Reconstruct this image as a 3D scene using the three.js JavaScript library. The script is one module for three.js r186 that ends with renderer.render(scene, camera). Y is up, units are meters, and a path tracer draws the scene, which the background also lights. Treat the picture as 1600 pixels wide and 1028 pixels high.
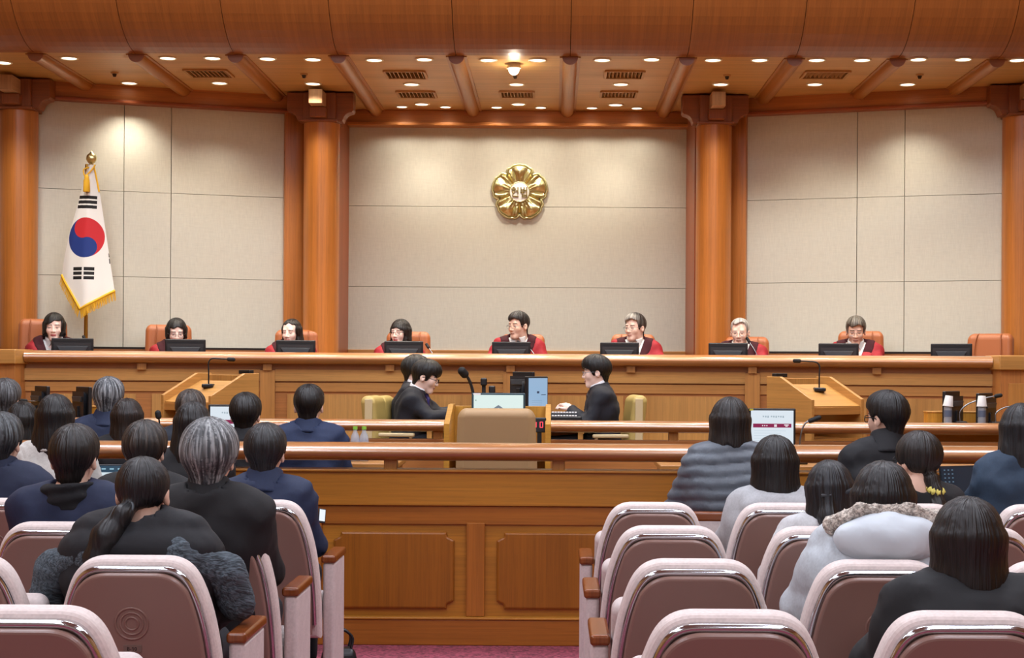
import * as THREE from 'three';
import { RoundedBoxGeometry } from 'three/addons/geometries/RoundedBoxGeometry.js';
import { mergeGeometries } from 'three/addons/utils/BufferGeometryUtils.js';
import { ImprovedNoise } from 'three/addons/math/ImprovedNoise.js';
import { RectAreaLightUniformsLib } from 'three/addons/lights/RectAreaLightUniformsLib.js';

// ---------------------------------------------------------------- camera, lights, exposure
const scene = new THREE.Scene();
const FOC = 2400, CX = 865, CY = 573, CAMX = 0.37, EYE = 1.52, ROLL = 0.0062;
const camera = new THREE.PerspectiveCamera(2 * Math.atan(514 / FOC) * 180 / Math.PI, 1600 / 1028, 0.1, 60);
camera.position.set(CAMX, EYE, 0);
camera.rotation.z = ROLL;
camera.setViewOffset(1600, 1028, 800 - CX, 514 - CY, 1600, 1028);
const renderer = new THREE.WebGLRenderer({ antialias: true });
renderer.toneMapping = THREE.LinearToneMapping;
renderer.toneMappingExposure = 1.0;
renderer.shadowMap.enabled = true;
RectAreaLightUniformsLib.init();
scene.background = new THREE.Color(0x000000);
const PANEL_L = 10.5, SPOT_I = 5.0, WASH_I = 1.4;
const HALL_H = 5.6;                       // ceiling height above the audience
const hallLights = [];
for (const x of [-3.6, -1.2, 1.2, 3.6]) hallLights.push([x, -9.3]);
for (const z of [-6.6, -4.0, -1.2, 2.2]) for (const x of [-2.4, 2.4]) hallLights.push([x, z]);

// ---------------------------------------------------------------- helpers
let seed = 7;
const rnd = () => (seed = (seed * 16807) % 2147483647) / 2147483647;
const N3 = new ImprovedNoise();
const noise = (x, y, z) => N3.noise(x, y, z);
const clamp = (v, a, b) => Math.min(b, Math.max(a, v));
const sst = (a, b, v) => { const t = clamp((v - a) / (b - a), 0, 1); return t * t * (3 - 2 * t); };
const mix = (a, b, t) => a + (b - a) * t;
const V = (x, y, z) => new THREE.Vector3(x, y, z);
// where a ray measured in the photograph meets a given depth (metres in front of the camera)
const PX = (px, py, d) => CAMX + (px - CX + (py - CY) * ROLL) * d / FOC;
const PY = (px, py, d) => EYE - (py - CY - (px - CX) * ROLL) * d / FOC;
const taken = {};
function numbered(n) { const k = taken[n] = (taken[n] === undefined ? 0 : taken[n] + 1); return k ? n + '_' + String(k).padStart(3, '0') : n; }
function shadow(o) { o.traverse(m => { if (m.isMesh) { m.castShadow = true; m.receiveShadow = true; } }); return o; }
function thing(name, label, category, pos = [0, 0, 0], turn = 0, group) {
  const o = new THREE.Group(); o.name = numbered(name); o.position.set(...pos); o.rotation.y = turn;
  o.userData = { label, category }; if (group) o.userData.group = group; scene.add(o); return o;
}
function struct(name, pos = [0, 0, 0]) { const o = new THREE.Group(); o.name = name; o.position.set(...pos); o.userData = { kind: 'structure' }; scene.add(o); return o; }
function part(name, geo, mat, parent, label) {
  const g = Array.isArray(geo) ? merge(geo) : geo;
  const m = new THREE.Mesh(g, mat); m.name = name; m.castShadow = m.receiveShadow = true; if (label) m.userData.label = label; parent.add(m); return m;
}
function merge(list) {
  return mergeGeometries(list.map(g => { const n = g.index ? g.toNonIndexed() : g; for (const k of Object.keys(n.attributes)) if (!['position', 'normal', 'uv'].includes(k)) n.deleteAttribute(k); return n; }));
}
// uv in metres, v along the grain axis
function buv(g, grain = 'y', ox = 0, oy = 0) {
  const n = g.index ? g.toNonIndexed() : g, p = n.attributes.position, nn = n.attributes.normal, uv = new Float32Array(p.count * 2);
  for (let i = 0; i < p.count; i++) {
    const c = { x: p.getX(i), y: p.getY(i), z: p.getZ(i) }, a = [Math.abs(nn.getX(i)), Math.abs(nn.getY(i)), Math.abs(nn.getZ(i))];
    const ax = a[0] >= a[1] && a[0] >= a[2] ? 'x' : a[1] >= a[2] ? 'y' : 'z';
    const o = ['x', 'y', 'z'].filter(k => k !== ax);
    let u, v; if (o.includes(grain)) { v = c[grain]; u = c[o.find(k => k !== grain)]; } else { u = c[o[0]]; v = c[o[1]]; }
    uv[2 * i] = u + ox; uv[2 * i + 1] = v + oy;
  }
  n.setAttribute('uv', new THREE.BufferAttribute(uv, 2)); return n;
}
function bx(w, h, d, x = 0, y = 0, z = 0, r = 0, grain = 'y') {
  const g = r ? new RoundedBoxGeometry(w, h, d, 2, r) : new THREE.BoxGeometry(w, h, d);
  g.translate(x, y, z); return buv(g, grain, (x * 3.7 + z) % 1, (y * 2.3) % 1);
}
function tube(pts, r, seg = 20, rad = 8) { return new THREE.TubeGeometry(new THREE.CatmullRomCurve3(pts.map(p => V(...p))), seg, r, rad, false); }
function cyl(r0, r1, h, x, y, z, n = 24) { const g = new THREE.CylinderGeometry(r0, r1, h, n); g.translate(x, y, z); return g; }
function lathe(pts, n = 32) { return new THREE.LatheGeometry(pts.map(p => new THREE.Vector2(...p)), n); }
function extr(shapePts, depth, bevel = 0, seg = 2) {
  const s = shapePts instanceof THREE.Shape ? shapePts : new THREE.Shape(shapePts.map(p => new THREE.Vector2(...p)));
  return new THREE.ExtrudeGeometry(s, { depth, bevelEnabled: bevel > 0, bevelSize: bevel, bevelThickness: bevel, bevelSegments: seg, curveSegments: 12 });
}
// rounded rectangle bar along x : w = depth in z, h = height
function bar(len, w, h, r, x, y, z) {
  const s = new THREE.Shape(), a = w / 2, b = h / 2;
  if (!r) { s.absellipse(0, 0, a, b, 0, Math.PI * 2); const e = new THREE.ExtrudeGeometry(s, { depth: len, bevelEnabled: false, curveSegments: 48 }); e.translate(0, 0, -len / 2); e.rotateY(Math.PI / 2); e.translate(x, y, z); const q = buv(e, 'x', 0, x), P = q.attributes.position, nn = q.attributes.normal; for (let i = 0; i < P.count; i++) if (Math.abs(nn.getX(i)) < 0.5) { const v = V(0, (P.getY(i) - y) / (b * b), (P.getZ(i) - z) / (a * a)).normalize(); nn.setXYZ(i, v.x, v.y, v.z); } return q; }
  s.moveTo(-a + r, -b); s.lineTo(a - r, -b); s.absarc(a - r, -b + r, r, -Math.PI / 2, 0); s.lineTo(a, b - r); s.absarc(a - r, b - r, r, 0, Math.PI / 2);
  s.lineTo(-a + r, b); s.absarc(-a + r, b - r, r, Math.PI / 2, Math.PI); s.lineTo(-a, -b + r); s.absarc(-a + r, -b + r, r, Math.PI, 1.5 * Math.PI);
  const g = extr(s, len); g.translate(0, 0, -len / 2); g.rotateY(Math.PI / 2); g.translate(x, y, z); return buv(g, 'x', 0, x);
}

// ---------------------------------------------------------------- textures and materials
function tex(w, h, f, srgb = true) {
  const d = new Uint8Array(w * h * 4);
  for (let j = 0; j < h; j++) for (let i = 0; i < w; i++) { const c = f(i / w, j / h), k = (j * w + i) * 4; d[k] = clamp(c[0] * 255, 0, 255); d[k + 1] = clamp(c[1] * 255, 0, 255); d[k + 2] = clamp(c[2] * 255, 0, 255); d[k + 3] = 255; }
  const t = new THREE.DataTexture(d, w, h); t.wrapS = t.wrapT = THREE.RepeatWrapping; t.magFilter = THREE.LinearFilter; t.minFilter = THREE.LinearMipmapLinearFilter; t.generateMipmaps = true;
  if (srgb) t.colorSpace = THREE.SRGBColorSpace; t.needsUpdate = true; return t;
}
// periodic noise
const hsh = (i, j, s) => { let h = (i * 374761393 + j * 668265263 + Math.round(s * 1000) * 974711) | 0; h = Math.imul(h ^ (h >>> 13), 1274126177); return ((h ^ (h >>> 16)) >>> 0) / 2147483648 - 1; };
function pn(u, v, fu, fv, s) { const x = u * fu, y = v * fv, i = Math.floor(x), j = Math.floor(y), a = sst(0, 1, x - i), b = sst(0, 1, y - j), q = (m, n) => hsh((m + fu) % fu, (n + fv) % fv, s); return mix(mix(q(i, j), q(i + 1, j), a), mix(q(i, j + 1), q(i + 1, j + 1), a), b); }
const woodTex = tex(512, 512, (u, v) => {
  const st = pn(u, v, 26, 2, 3.1) * 0.5 + pn(u, v, 70, 3, 9.4) * 0.4 + pn(u, v, 190, 8, 1.2) * 0.35, lo = pn(u, v, 6, 2, 5.5);
  const pore = pn(u, v, 240, 22, 7.7) > 0.32 ? -0.03 : 0;
  const k = 0.89 + 0.085 * st + 0.07 * lo + pore;
  return [k, k * (0.985 + 0.02 * lo), k * (0.96 + 0.05 * lo)];
});
woodTex.repeat.set(1.3, 0.5);
const weave = tex(256, 256, (u, v) => { const k = 0.95 + 0.014 * Math.sin(u * 256 * 1.57) * Math.sin(v * 256 * 1.57) + 0.018 * pn(u, v, 110, 10, 2.2) + 0.014 * pn(u, v, 10, 110, 4.2); return [k, k, k * 0.995]; });
weave.repeat.set(2.2, 2.2);
const carpetTex = tex(256, 256, (u, v) => { const k = 0.85 + 0.2 * pn(u, v, 60, 60, 2.2) + 0.2 * pn(u, v, 150, 150, 4.2); return [k, k, k]; });
const clothTex = tex(128, 128, (u, v) => { const k = 0.94 + 0.035 * pn(u, v, 64, 64, 1.4) + 0.02 * pn(u, v, 9, 9, 3.3); return [k, k, k]; });
clothTex.repeat.set(3, 3);
const std = (color, roughness = 0.6, extra = {}) => new THREE.MeshStandardMaterial({ color, roughness, ...extra });
const wood = (color, roughness = 0.38) => std(color, roughness, { map: woodTex });
const M = {
  column: wood('#c97f3a', 0.33), cornice: wood('#c67e3c'), ceil: wood('#dcab66', 0.42), fascia: wood('#a8632c', 0.4), beam: wood('#bd8040', 0.36), cap: wood('#9a5a30', 0.42), jamb: wood('#a8582a', 0.4),
  bench: wood('#d09a55', 0.38), bench2: wood('#c68c4a', 0.38), benchred: wood('#c07f45', 0.38), rail: new THREE.MeshPhysicalMaterial({ color: '#c58750', roughness: 0.28, map: woodTex, ior: 1.9, clearcoat: 1, clearcoatRoughness: 0.16 }), panel: wood('#c2822c', 0.36), panel2: wood('#a6651b', 0.36), base: wood('#b36d26', 0.36), light: wood('#cf9a52', 0.4), desk: wood('#d29a3c', 0.4), endgrain: wood('#c99f78', 0.55),
  fabricWall: std('#d8d7c8', 0.95, { map: weave }), joint: std('#b5b09c', 0.95), plaster: std('#d8d0c0', 0.9), carpet: std('#a04a5c', 1, { map: carpetTex }), wellCarpet: std('#7d6a5a', 1, { map: carpetTex }),
  gold: std('#dcd6a0', 0.32, { metalness: 1 }), brass: std('#b48a3c', 0.3, { metalness: 1 }), goldcloth: std('#e0ad22', 0.7), white: std('#e9e9e6', 0.55), chrome: std('#c8ccd2', 0.12, { metalness: 1 }),
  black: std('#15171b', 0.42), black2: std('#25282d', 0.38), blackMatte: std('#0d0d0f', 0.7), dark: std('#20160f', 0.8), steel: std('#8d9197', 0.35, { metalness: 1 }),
  leather: std('#b0683c', 0.42), leather2: std('#a05c34', 0.45), tan: std('#b3936a', 0.5), tan2: std('#b09a58', 0.5), tanSide: std('#c8b68c', 0.55),
  pink: std('#e6d8d3', 0.85, { map: clothTex }), shell: std('#87695f', 0.32), seatwood: wood('#8e4c22', 0.25), mauve: std('#dccfcc', 0.85, { map: clothTex }),
  vent: std('#b98b52', 0.5), duct: std('#b3aa98', 0.6), ventDark: std('#3a2a1a', 0.8), lampRim: std('#e8dcc0', 0.4), paper: std('#eef0f2', 0.8), plasticClear: new THREE.MeshPhysicalMaterial({ color: '#e2e8f0', roughness: 0.2, transmission: 0.65, thickness: 0, ior: 1.3 }),
  lampGlow: std('#ffffff', 0.5, { emissive: '#fff1d6', emissiveIntensity: 5 }), hallGlow: std('#ffffff', 0.5, { emissive: '#eef3ff', emissiveIntensity: 5 }),
};
// ---------------------------------------------------------------- room shell
const WELL = 0.15, CLERK = 0.35, DAIS = 0.65;
const D_BAR = 8.44, D_RAIL = 11.2;
const CEIL = 4.05, D_CE = 12.5;
{
  const f = struct('floor');
  part('carpet', bx(13, 0.2, 14.44 - 0.0, 0, -0.1, -8.44 + 7.22, 0), M.carpet, f);
  part('well_floor', bx(13, 0.35, 3.1, 0, WELL - 0.175, -8.44 - 1.55), M.wellCarpet, f);
  part('clerk_floor', bx(13, 0.55, 1.75, 0, CLERK - 0.275, -11.54 - 0.875), M.wellCarpet, f);
  part('dais_floor', bx(13, 0.85, 4.2, 0, DAIS - 0.425, -13.29 - 2.1), M.wellCarpet, f);
  const wl = struct('wall_left'); part('plaster', bx(0.2, 6.2, 23, -6.5, 2.9, -5.2), M.bench, wl);
  const wr = struct('wall_right'); part('plaster', bx(0.2, 6.2, 23, 6.5, 2.9, -5.2), M.bench, wr);
  const wf = struct('wall_rear'); part('plaster', bx(13.2, 6.2, 0.2, 0, 2.9, 6.1), M.plaster, wf);
}
// side walls (turned towards the hall) and the recessed centre wall
const SW = Math.atan2(0.70, 2.13);
const sideD = x => 14.5 - (Math.abs(x) - 2.15) * Math.tan(SW);
{
  const wb = struct('wall_back');
  part('backing', bx(3.6, 3.6, 0.1, 0, 2.3, -15.41), M.joint, wb);
  const ys = [0.66, PY(812, 449, 15.3), PY(812, 323, 15.3), 3.93];
  for (let i = 0; i < 3; i++) part('fabric_panel', bx(3.38, ys[i + 1] - ys[i] - 0.004, 0.05, 0.01, (ys[i] + ys[i + 1]) / 2, -15.335), M.fabricWall, wb);
  part('skirting', bx(3.38, 0.16, 0.03, 0.01, 1.6, -15.3, 0.006, 'x'), M.bench2, wb);
  for (const s of [-1, 1]) part('jamb', bx(0.06, 3.4, 0.95, s * 1.71, 2.3, -14.86, 0.005), M.jamb, wb);
  for (const s of [-1, 1]) {
    const w = struct(s < 0 ? 'wall_side_left' : 'wall_side_right', [s * 2.15, 0, -14.5]); w.rotation.y = -s * SW;
    const L = 4.6;
    part('backing', bx(L, 3.6, 0.1, s * L / 2, 2.3, -0.12), M.joint, w);
    // joints between the fabric panels, measured along the wall
    const edges = [0.0, s < 0 ? 1.07 : 1.06, s < 0 ? 1.49 : 1.49, 2.7, 3.4, 4.6];
    const hs = [0.66, 2.32, 3.1, 3.93];
    for (let i = 0; i < edges.length - 1; i++) for (let j = 0; j < 3; j++)
      part('fabric_panel', bx(edges[i + 1] - edges[i] - 0.006, hs[j + 1] - hs[j] - 0.004, 0.05, s * (edges[i] + edges[i + 1]) / 2, (hs[j] + hs[j + 1]) / 2, -0.045), M.fabricWall, w);
    part('skirting', bx(L, 0.2, 0.03, s * L / 2, 1.56, -0.005, 0.006, 'x'), M.benchred, w);
    part('reveal_shadow_strip', bx(L, 0.018, 0.035, s * L / 2, 1.668, -0.004), M.dark, w);  // dark strip painted in for the shadow line of the reveal above the skirting
    part('cornice', bx(L + 0.1, 0.16, 0.12, s * (L / 2 - 0.02), 3.99, 0.02, 0.01, 'x'), M.cornice, w);
    part('cornice_lip', bx(L + 0.1, 0.03, 0.16, s * (L / 2 - 0.02), 3.905, 0.02, 0.008, 'x'), M.jamb, w);
    part('pilaster', bx(0.19, 3.4, 0.12, s * -0.06, 2.3, -0.01, 0.006), M.column, w);
  }
  part('cornice', bx(3.7, 0.13, 0.14, 0, 3.985, -15.25, 0.01, 'x'), M.cornice, wb);
  part('cornice_lip', bx(3.6, 0.035, 0.18, 0, 3.91, -15.24, 0.01, 'x'), M.cornice, wb);
}
// columns with bracketed capitals
function column(x, d, turn, label) {
  const c = thing('wooden_column', label, 'column', [x, DAIS, -d], turn, 'round wooden columns along the back wall');
  const shaft = new THREE.CylinderGeometry(0.165, 0.165, 3.14, 40); shaft.translate(0, 1.57, 0);
  { const uv = shaft.attributes.uv; for (let i = 0; i < uv.count; i++) uv.setXY(i, uv.getX(i) * 1.04 + x, uv.getY(i) * 3.1); }
  part('shaft', shaft, M.column, c);
  part('capital_block', bx(0.3, 0.26, 0.34, 0, 3.25, 0, 0.006), M.cap, c);
  part('necking', bx(0.33, 0.025, 0.36, 0, 3.125, 0, 0.006), M.cap, c);
  for (const s of [-1, 1]) {
    const sh = new THREE.Shape(); sh.moveTo(0, 0); sh.lineTo(s * 0.05, 0); sh.lineTo(s * 0.06, 0.02); sh.quadraticCurveTo(s * 0.075, 0.075, s * 0.14, 0.085); sh.lineTo(s * 0.15, 0.1); sh.lineTo(s * 0.15, 0.25); sh.lineTo(0, 0.25); sh.lineTo(0, 0);
    const g = extr(sh, 0.16, 0.006); g.translate(s * 0.15, 3.13, -0.04); part('bracket', buv(g, 'x'), M.cap, c);
  }
  part('beam_end', bx(0.125, 0.13, 0.3, 0, 3.305, 0.26, 0.006, 'z'), M.endgrain, c);
  part('beam_end_shoe', bx(0.15, 0.09, 0.12, 0, 3.19, 0.2, 0.006, 'z'), M.cap, c);
}
column(-1.80, 14.3, 0, 'round wooden column between the left fabric wall and the centre wall');
column(1.85, 14.3, 0, 'round wooden column between the centre wall and the right fabric wall');
column(-4.41, 13.7, 0.04, 'round wooden column at the left edge, left of the flag');
column(4.53, 13.7, -0.04, 'round wooden column at the right edge behind the empty judge chair');
// canopy ceiling: flat veneered bays, half-round beams, curved fascia
const beamX = [-5.6, -4.72, -3.87, -3.05, -2.24, -1.40, -0.44, 0.49, 1.44, 2.32, 3.16, 3.97, 4.82, 5.7];
const ceiling = struct('ceiling');
const vents = [[294, 359, 108, 119, 'in the left part of the canopy'], [603, 665, 110, 121, 'front one of the left centre bay'], [622, 680, 142, 151, 'rear one of the left centre bay'], [782, 834, 142, 151, 'of the middle bay above the emblem'], [939, 994, 142, 151, 'rear one of the right centre bay'], [946, 1005, 110, 121, 'front one of the right centre bay'], [1256, 1323, 110, 121, 'in the right part of the canopy']].map(([x0, x1, y0, y1, where]) => {
  const m = (x0 + x1) / 2, r = (m - CX) * ROLL, d0 = (CEIL - EYE) * FOC / (CY - y0 + r), d1 = (CEIL - EYE) * FOC / (CY - y1 + r), d = (d0 + d1) / 2;
  return { x: PX(m, (y0 + y1) / 2, d), d, w: (x1 - x0) * d / FOC, dd: d1 - d0, where };
});
{
  const prof = []; for (let k = 0; k <= 14; k++) { const a = k / 14 * Math.PI / 2; prof.push([-(D_CE - 0.70 * Math.sin(a)), CEIL + 0.74 * (1 - Math.cos(a))]); }
  prof.push([-(D_CE - 0.70), HALL_H]);
  const outer = prof.map(p => p), inner = prof.map((p, i) => { const a = Math.min(i / 14, 1) * Math.PI / 2; return [p[0] - 0.03 * Math.sin(a), p[1] + 0.03 * Math.cos(a)]; }).reverse();
  for (let i = 0; i < beamX.length - 1; i++) {
    const a = beamX[i], b = beamX[i + 1], w = b - a - 0.005, m = (a + b) / 2;
    const vs = new THREE.Shape([[m - w / 2, D_CE], [m + w / 2, D_CE], [m + w / 2, D_CE + 3.1], [m - w / 2, D_CE + 3.1]].map(q => new THREE.Vector2(...q)));
    for (const v of vents) if (v.x > a && v.x < b) vs.holes.push(new THREE.Path([[-1, -1], [-1, 1], [1, 1], [1, -1]].map(q => new THREE.Vector2(v.x + q[0] * v.w / 2, v.d + q[1] * v.dd / 2))));
    const vg = extr(vs, 0.04); vg.rotateX(-Math.PI / 2); vg.translate(0, CEIL, 0); part('veneer_panel', buv(vg, 'x', i * 0.31), M.ceil, ceiling);
    const s = new THREE.Shape(); outer.forEach((p, k) => k ? s.lineTo(-p[0], p[1]) : s.moveTo(-p[0], p[1])); inner.forEach(p => s.lineTo(-p[0], p[1]));
    const g = extr(s, w); g.translate(0, 0, -w / 2); g.rotateY(Math.PI / 2); g.translate(m, 0, 0);   // shape x (depth) -> -z
    g.computeVertexNormals(); part('fascia_panel', buv(g, 'y', i * 0.37), M.fascia, ceiling);
  }
  for (let i = 0; i < beamX.length; i++) {
    const x = beamX[i], end = Math.abs(x) < 1.75 ? 15.25 : sideD(x) - 0.02, L = end - D_CE - 0.03;
    const g = new THREE.CylinderGeometry(0.062, 0.062, L, 20, 1, false, 0, Math.PI); g.rotateZ(Math.PI / 2); g.rotateY(Math.PI / 2); g.rotateZ(0);
    // half cylinder hanging under the ceiling
    const h = new THREE.CylinderGeometry(0.062, 0.062, L, 24); h.rotateX(Math.PI / 2); h.translate(x, CEIL - 0.005, -(D_CE + 0.03 + L / 2));
    part('ceiling_beam', buv(h, 'z', x), M.beam, ceiling);
    part('beam_cap', (() => { const q = new THREE.CylinderGeometry(0.064, 0.064, 0.012, 24); q.rotateX(Math.PI / 2); q.translate(x, CEIL - 0.005, -(D_CE + 0.022)); return q; })(), M.cap, ceiling);
    part('beam_strip', bx(0.17, 0.012, L, x, CEIL - 0.004, -(D_CE + 0.03 + L / 2), 0, 'z'), M.beam, ceiling);
  }
  part('hall_ceiling', bx(13.2, 0.2, 18.2, 0, HALL_H + 0.1, -2.8), M.plaster, ceiling);
  part('canopy_back', bx(13.2, 0.1, 0.1, 0, 4.2, -15.55), M.cap, ceiling);
}
// recessed downlights in the canopy
const dl = { label: 'recessed round downlight in the wooden canopy ceiling', group: 'round downlights in the wooden canopy' };
const lightPx = [[5, 97, 'at the far left edge'], [108, 90], [262, 90], [332, 90], [418, 91], [489, 92], [202, 129], [343, 129], [489, 130], [585, 93], [663, 92], [763, 93], [840, 93], [941, 93], [1018, 92], [643, 131], [807, 131], [970, 131], [659, 162], [810, 162], [962, 163], [628, 168, 0, 1], [696, 168, 0, 1], [776, 168, 0, 1], [845, 168, 0, 1], [925, 169, 0, 1], [995, 169, 0, 1], [1114, 93], [1187, 93], [1276, 93], [1347, 93], [1435, 92], [1505, 92], [1126, 131], [1273, 131], [1418, 131], [1590, 93]];
const rimG = new THREE.TorusGeometry(0.068, 0.009, 8, 28).rotateX(Math.PI / 2), discG = new THREE.CylinderGeometry(0.062, 0.062, 0.006, 28);
const order = {};
lightPx.forEach(([px, py, , wash]) => {
  let d = (CEIL - EYE) * FOC / (CY - py + (px - CX) * ROLL); if (wash) d = 14.98;
  const x = PX(px, py, d), n = Math.round(px);
  const row = py < 100 ? 'front row' : py < 140 ? 'second row' : py < 165 ? 'third row' : 'row by the centre wall';
  order[row] = (order[row] || 0) + 1;
  const ordn = ['', 'first', 'second', 'third', 'fourth', 'fifth', 'sixth', 'seventh', 'eighth', 'ninth', 'tenth', 'eleventh', 'twelfth', 'thirteenth', 'fourteenth', 'fifteenth', 'sixteenth', 'seventeenth', 'eighteenth', 'nineteenth'][order[row]];
  const t = thing('downlight', `recessed ceiling downlight, ${ordn} from left, ${row}`, 'downlight', [x, CEIL, -d], 0, dl.group);
  const sc = wash ? 0.8 : 1;
  const a = part('trim_ring', rimG, M.lampRim, t); a.position.y = -0.003; a.scale.setScalar(sc);
  const b = part('lens', discG, M.lampGlow, t); b.position.y = -0.002; b.scale.setScalar(sc);
  const s = new THREE.SpotLight('#fff4e4', wash ? WASH_I : SPOT_I, 0, wash ? 1.15 : 0.95, 1, 2); s.position.set(0, -0.03, 0); s.target.position.set(0, -2, wash ? -0.25 : 0); s.castShadow = true; s.shadow.radius = 3; t.add(s); t.add(s.target);
});
{ // projecting bright lamp in the middle of the canopy
  const d = (CEIL - EYE) * FOC / (CY - 100), t = thing('accent_lamp', 'bright projecting lamp in the middle bay of the canopy ceiling', 'lamp', [PX(803, 101, d), CEIL, -d]);
  part('housing', cyl(0.05, 0.06, 0.04, 0, -0.02, 0), M.lampRim, t);
  const g = new THREE.SphereGeometry(0.045, 20, 12); g.translate(0, -0.05, 0); part('bulb', g, M.lampGlow, t);
  const s = new THREE.PointLight('#fff0d8', 0.35); s.position.y = -0.14; s.castShadow = true; t.add(s);
}
// air vents and detectors
vents.forEach(({ x, d, w, dd, where }) => {
  const t = thing('air_vent', 'rectangular louvred air vent ' + where, 'vent', [x, CEIL, -d], 0, 'ceiling air vents');
  part('duct', [bx(w + 0.02, 0.01, dd + 0.02, 0, 0.26, 0), bx(w + 0.02, 0.21, 0.01, 0, 0.15, dd / 2 + 0.006), bx(w + 0.02, 0.21, 0.01, 0, 0.15, -dd / 2 - 0.006), bx(0.01, 0.21, dd + 0.02, w / 2 + 0.006, 0.15, 0), bx(0.01, 0.21, dd + 0.02, -w / 2 - 0.006, 0.15, 0)], M.duct, t);
  part('frame', [bx(w, 0.016, 0.022, 0, -0.008, dd / 2), bx(w, 0.016, 0.022, 0, -0.008, -dd / 2), bx(0.022, 0.016, dd, w / 2, -0.008, 0), bx(0.022, 0.016, dd, -w / 2, -0.008, 0)], M.vent, t);
  for (let k = 0; k < 9; k++) { const g = bx(0.006, 0.026, dd - 0.03); const s = part('slat', g, M.vent, t); s.position.set(-w / 2 + w * (k + 1) / 10, 0.002, 0); s.rotation.z = 0.5; }
});
[[179, 113, 'at the left'], [475, 115, 'left of the centre bays'], [805, 116, 'in the middle bay'], [1136, 117, 'right of the centre bays'], [1437, 116, 'at the right']].forEach(([px, py, w]) => {
  const d = (CEIL - EYE) * FOC / (CY - py + (px - CX) * ROLL), t = thing('smoke_detector', 'small dark ceiling sensor ' + w, 'sensor', [PX(px, py, d), CEIL, -d], 0, 'small ceiling sensors');
  part('base', cyl(0.035, 0.03, 0.014, 0, -0.007, 0), M.vent, t); part('sensor_head', cyl(0.02, 0.012, 0.025, 0, -0.026, 0), M.ventDark, t);
});
// lamps of the hall ceiling above the public (out of frame; they light the hall and shine in the rails and chrome)
hallLights.forEach(([x, z], i) => {
  const t = thing('ceiling_panel_light', i < 4 ? `square ceiling light panel over the well, ${['leftmost', 'second from left', 'third from left', 'rightmost'][i]}` : `square ceiling light panel ${x < 0 ? 'left' : 'right'} of the aisle, ${['nearest', 'second', 'third', 'farthest'][Math.floor(i / 2) - 2]} over the public`, 'ceiling light', [x, HALL_H, z], 0, 'ceiling panels over the public');
  part('frame', bx(1.5, 0.04, 1.5, 0, -0.02, 0, 0.01), M.white, t); part('diffuser', bx(1.4, 0.01, 1.4, 0, -0.043, 0), M.hallGlow, t);
  const l = new THREE.RectAreaLight('#eef3ff', PANEL_L, 1.4, 1.4); l.position.set(0, -0.055, 0); l.rotation.x = -Math.PI / 2; t.add(l);
});
// ---------------------------------------------------------------- judges' bench (swept along a shallow arc)
const AZ = -0.2;
function arcGeo(prof, t0, t1, n = 48, grain = 'x') {
  const pos = [], uv = [], tri = (a, b, c) => { for (const q of [a, b, c]) { pos.push(q[0], q[1], q[2]); uv.push(q[3], q[4]); } };
  const pt = (p, t) => { const r = p[0]; return [r * Math.sin(t), p[1], AZ - r * Math.cos(t)]; };
  let len = [0]; for (let i = 0; i < prof.length; i++) { const a = prof[i], b = prof[(i + 1) % prof.length]; len.push(len[i] + Math.hypot(a[0] - b[0], a[1] - b[1])); }
  for (let s = 0; s < n; s++) {
    const ta = mix(t0, t1, s / n), tb = mix(t0, t1, (s + 1) / n);
    for (let i = 0; i < prof.length; i++) {
      const j = (i + 1) % prof.length, P = [pt(prof[i], ta), pt(prof[j], ta), pt(prof[j], tb), pt(prof[i], tb)];
      const U = [[len[i], ta * 13], [len[i + 1], ta * 13], [len[i + 1], tb * 13], [len[i], tb * 13]];
      P.forEach((q, k) => grain === 'x' ? q.push(U[k][0], U[k][1]) : q.push(U[k][1], U[k][0]));
      tri(P[0], P[2], P[1]); tri(P[0], P[3], P[2]);
    }
  }
  const sh = THREE.ShapeUtils.triangulateShape(prof.map(p => new THREE.Vector2(...p)), []);
  for (const [t, fl] of [[t0, 0], [t1, 1]]) for (const f of sh) { const q = f.map(i => [...pt(prof[i], t), prof[i][0], prof[i][1]]); fl ? tri(q[0], q[1], q[2]) : tri(q[0], q[2], q[1]); }
  const g = new THREE.BufferGeometry(); g.setAttribute('position', new THREE.Float32BufferAttribute(pos, 3)); g.setAttribute('uv', new THREE.Float32BufferAttribute(uv, 2)); g.computeVertexNormals(); return g;
}
const rect = (r0, r1, y0, y1) => [[r0, y0], [r1, y0], [r1, y1], [r0, y1]];
const arcP = (x, r) => { const t = Math.asin(x / r); return [x, AZ - r * Math.cos(t), t]; };   // x, z, angle
const TB = Math.asin(3.97 / 13);
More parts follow.
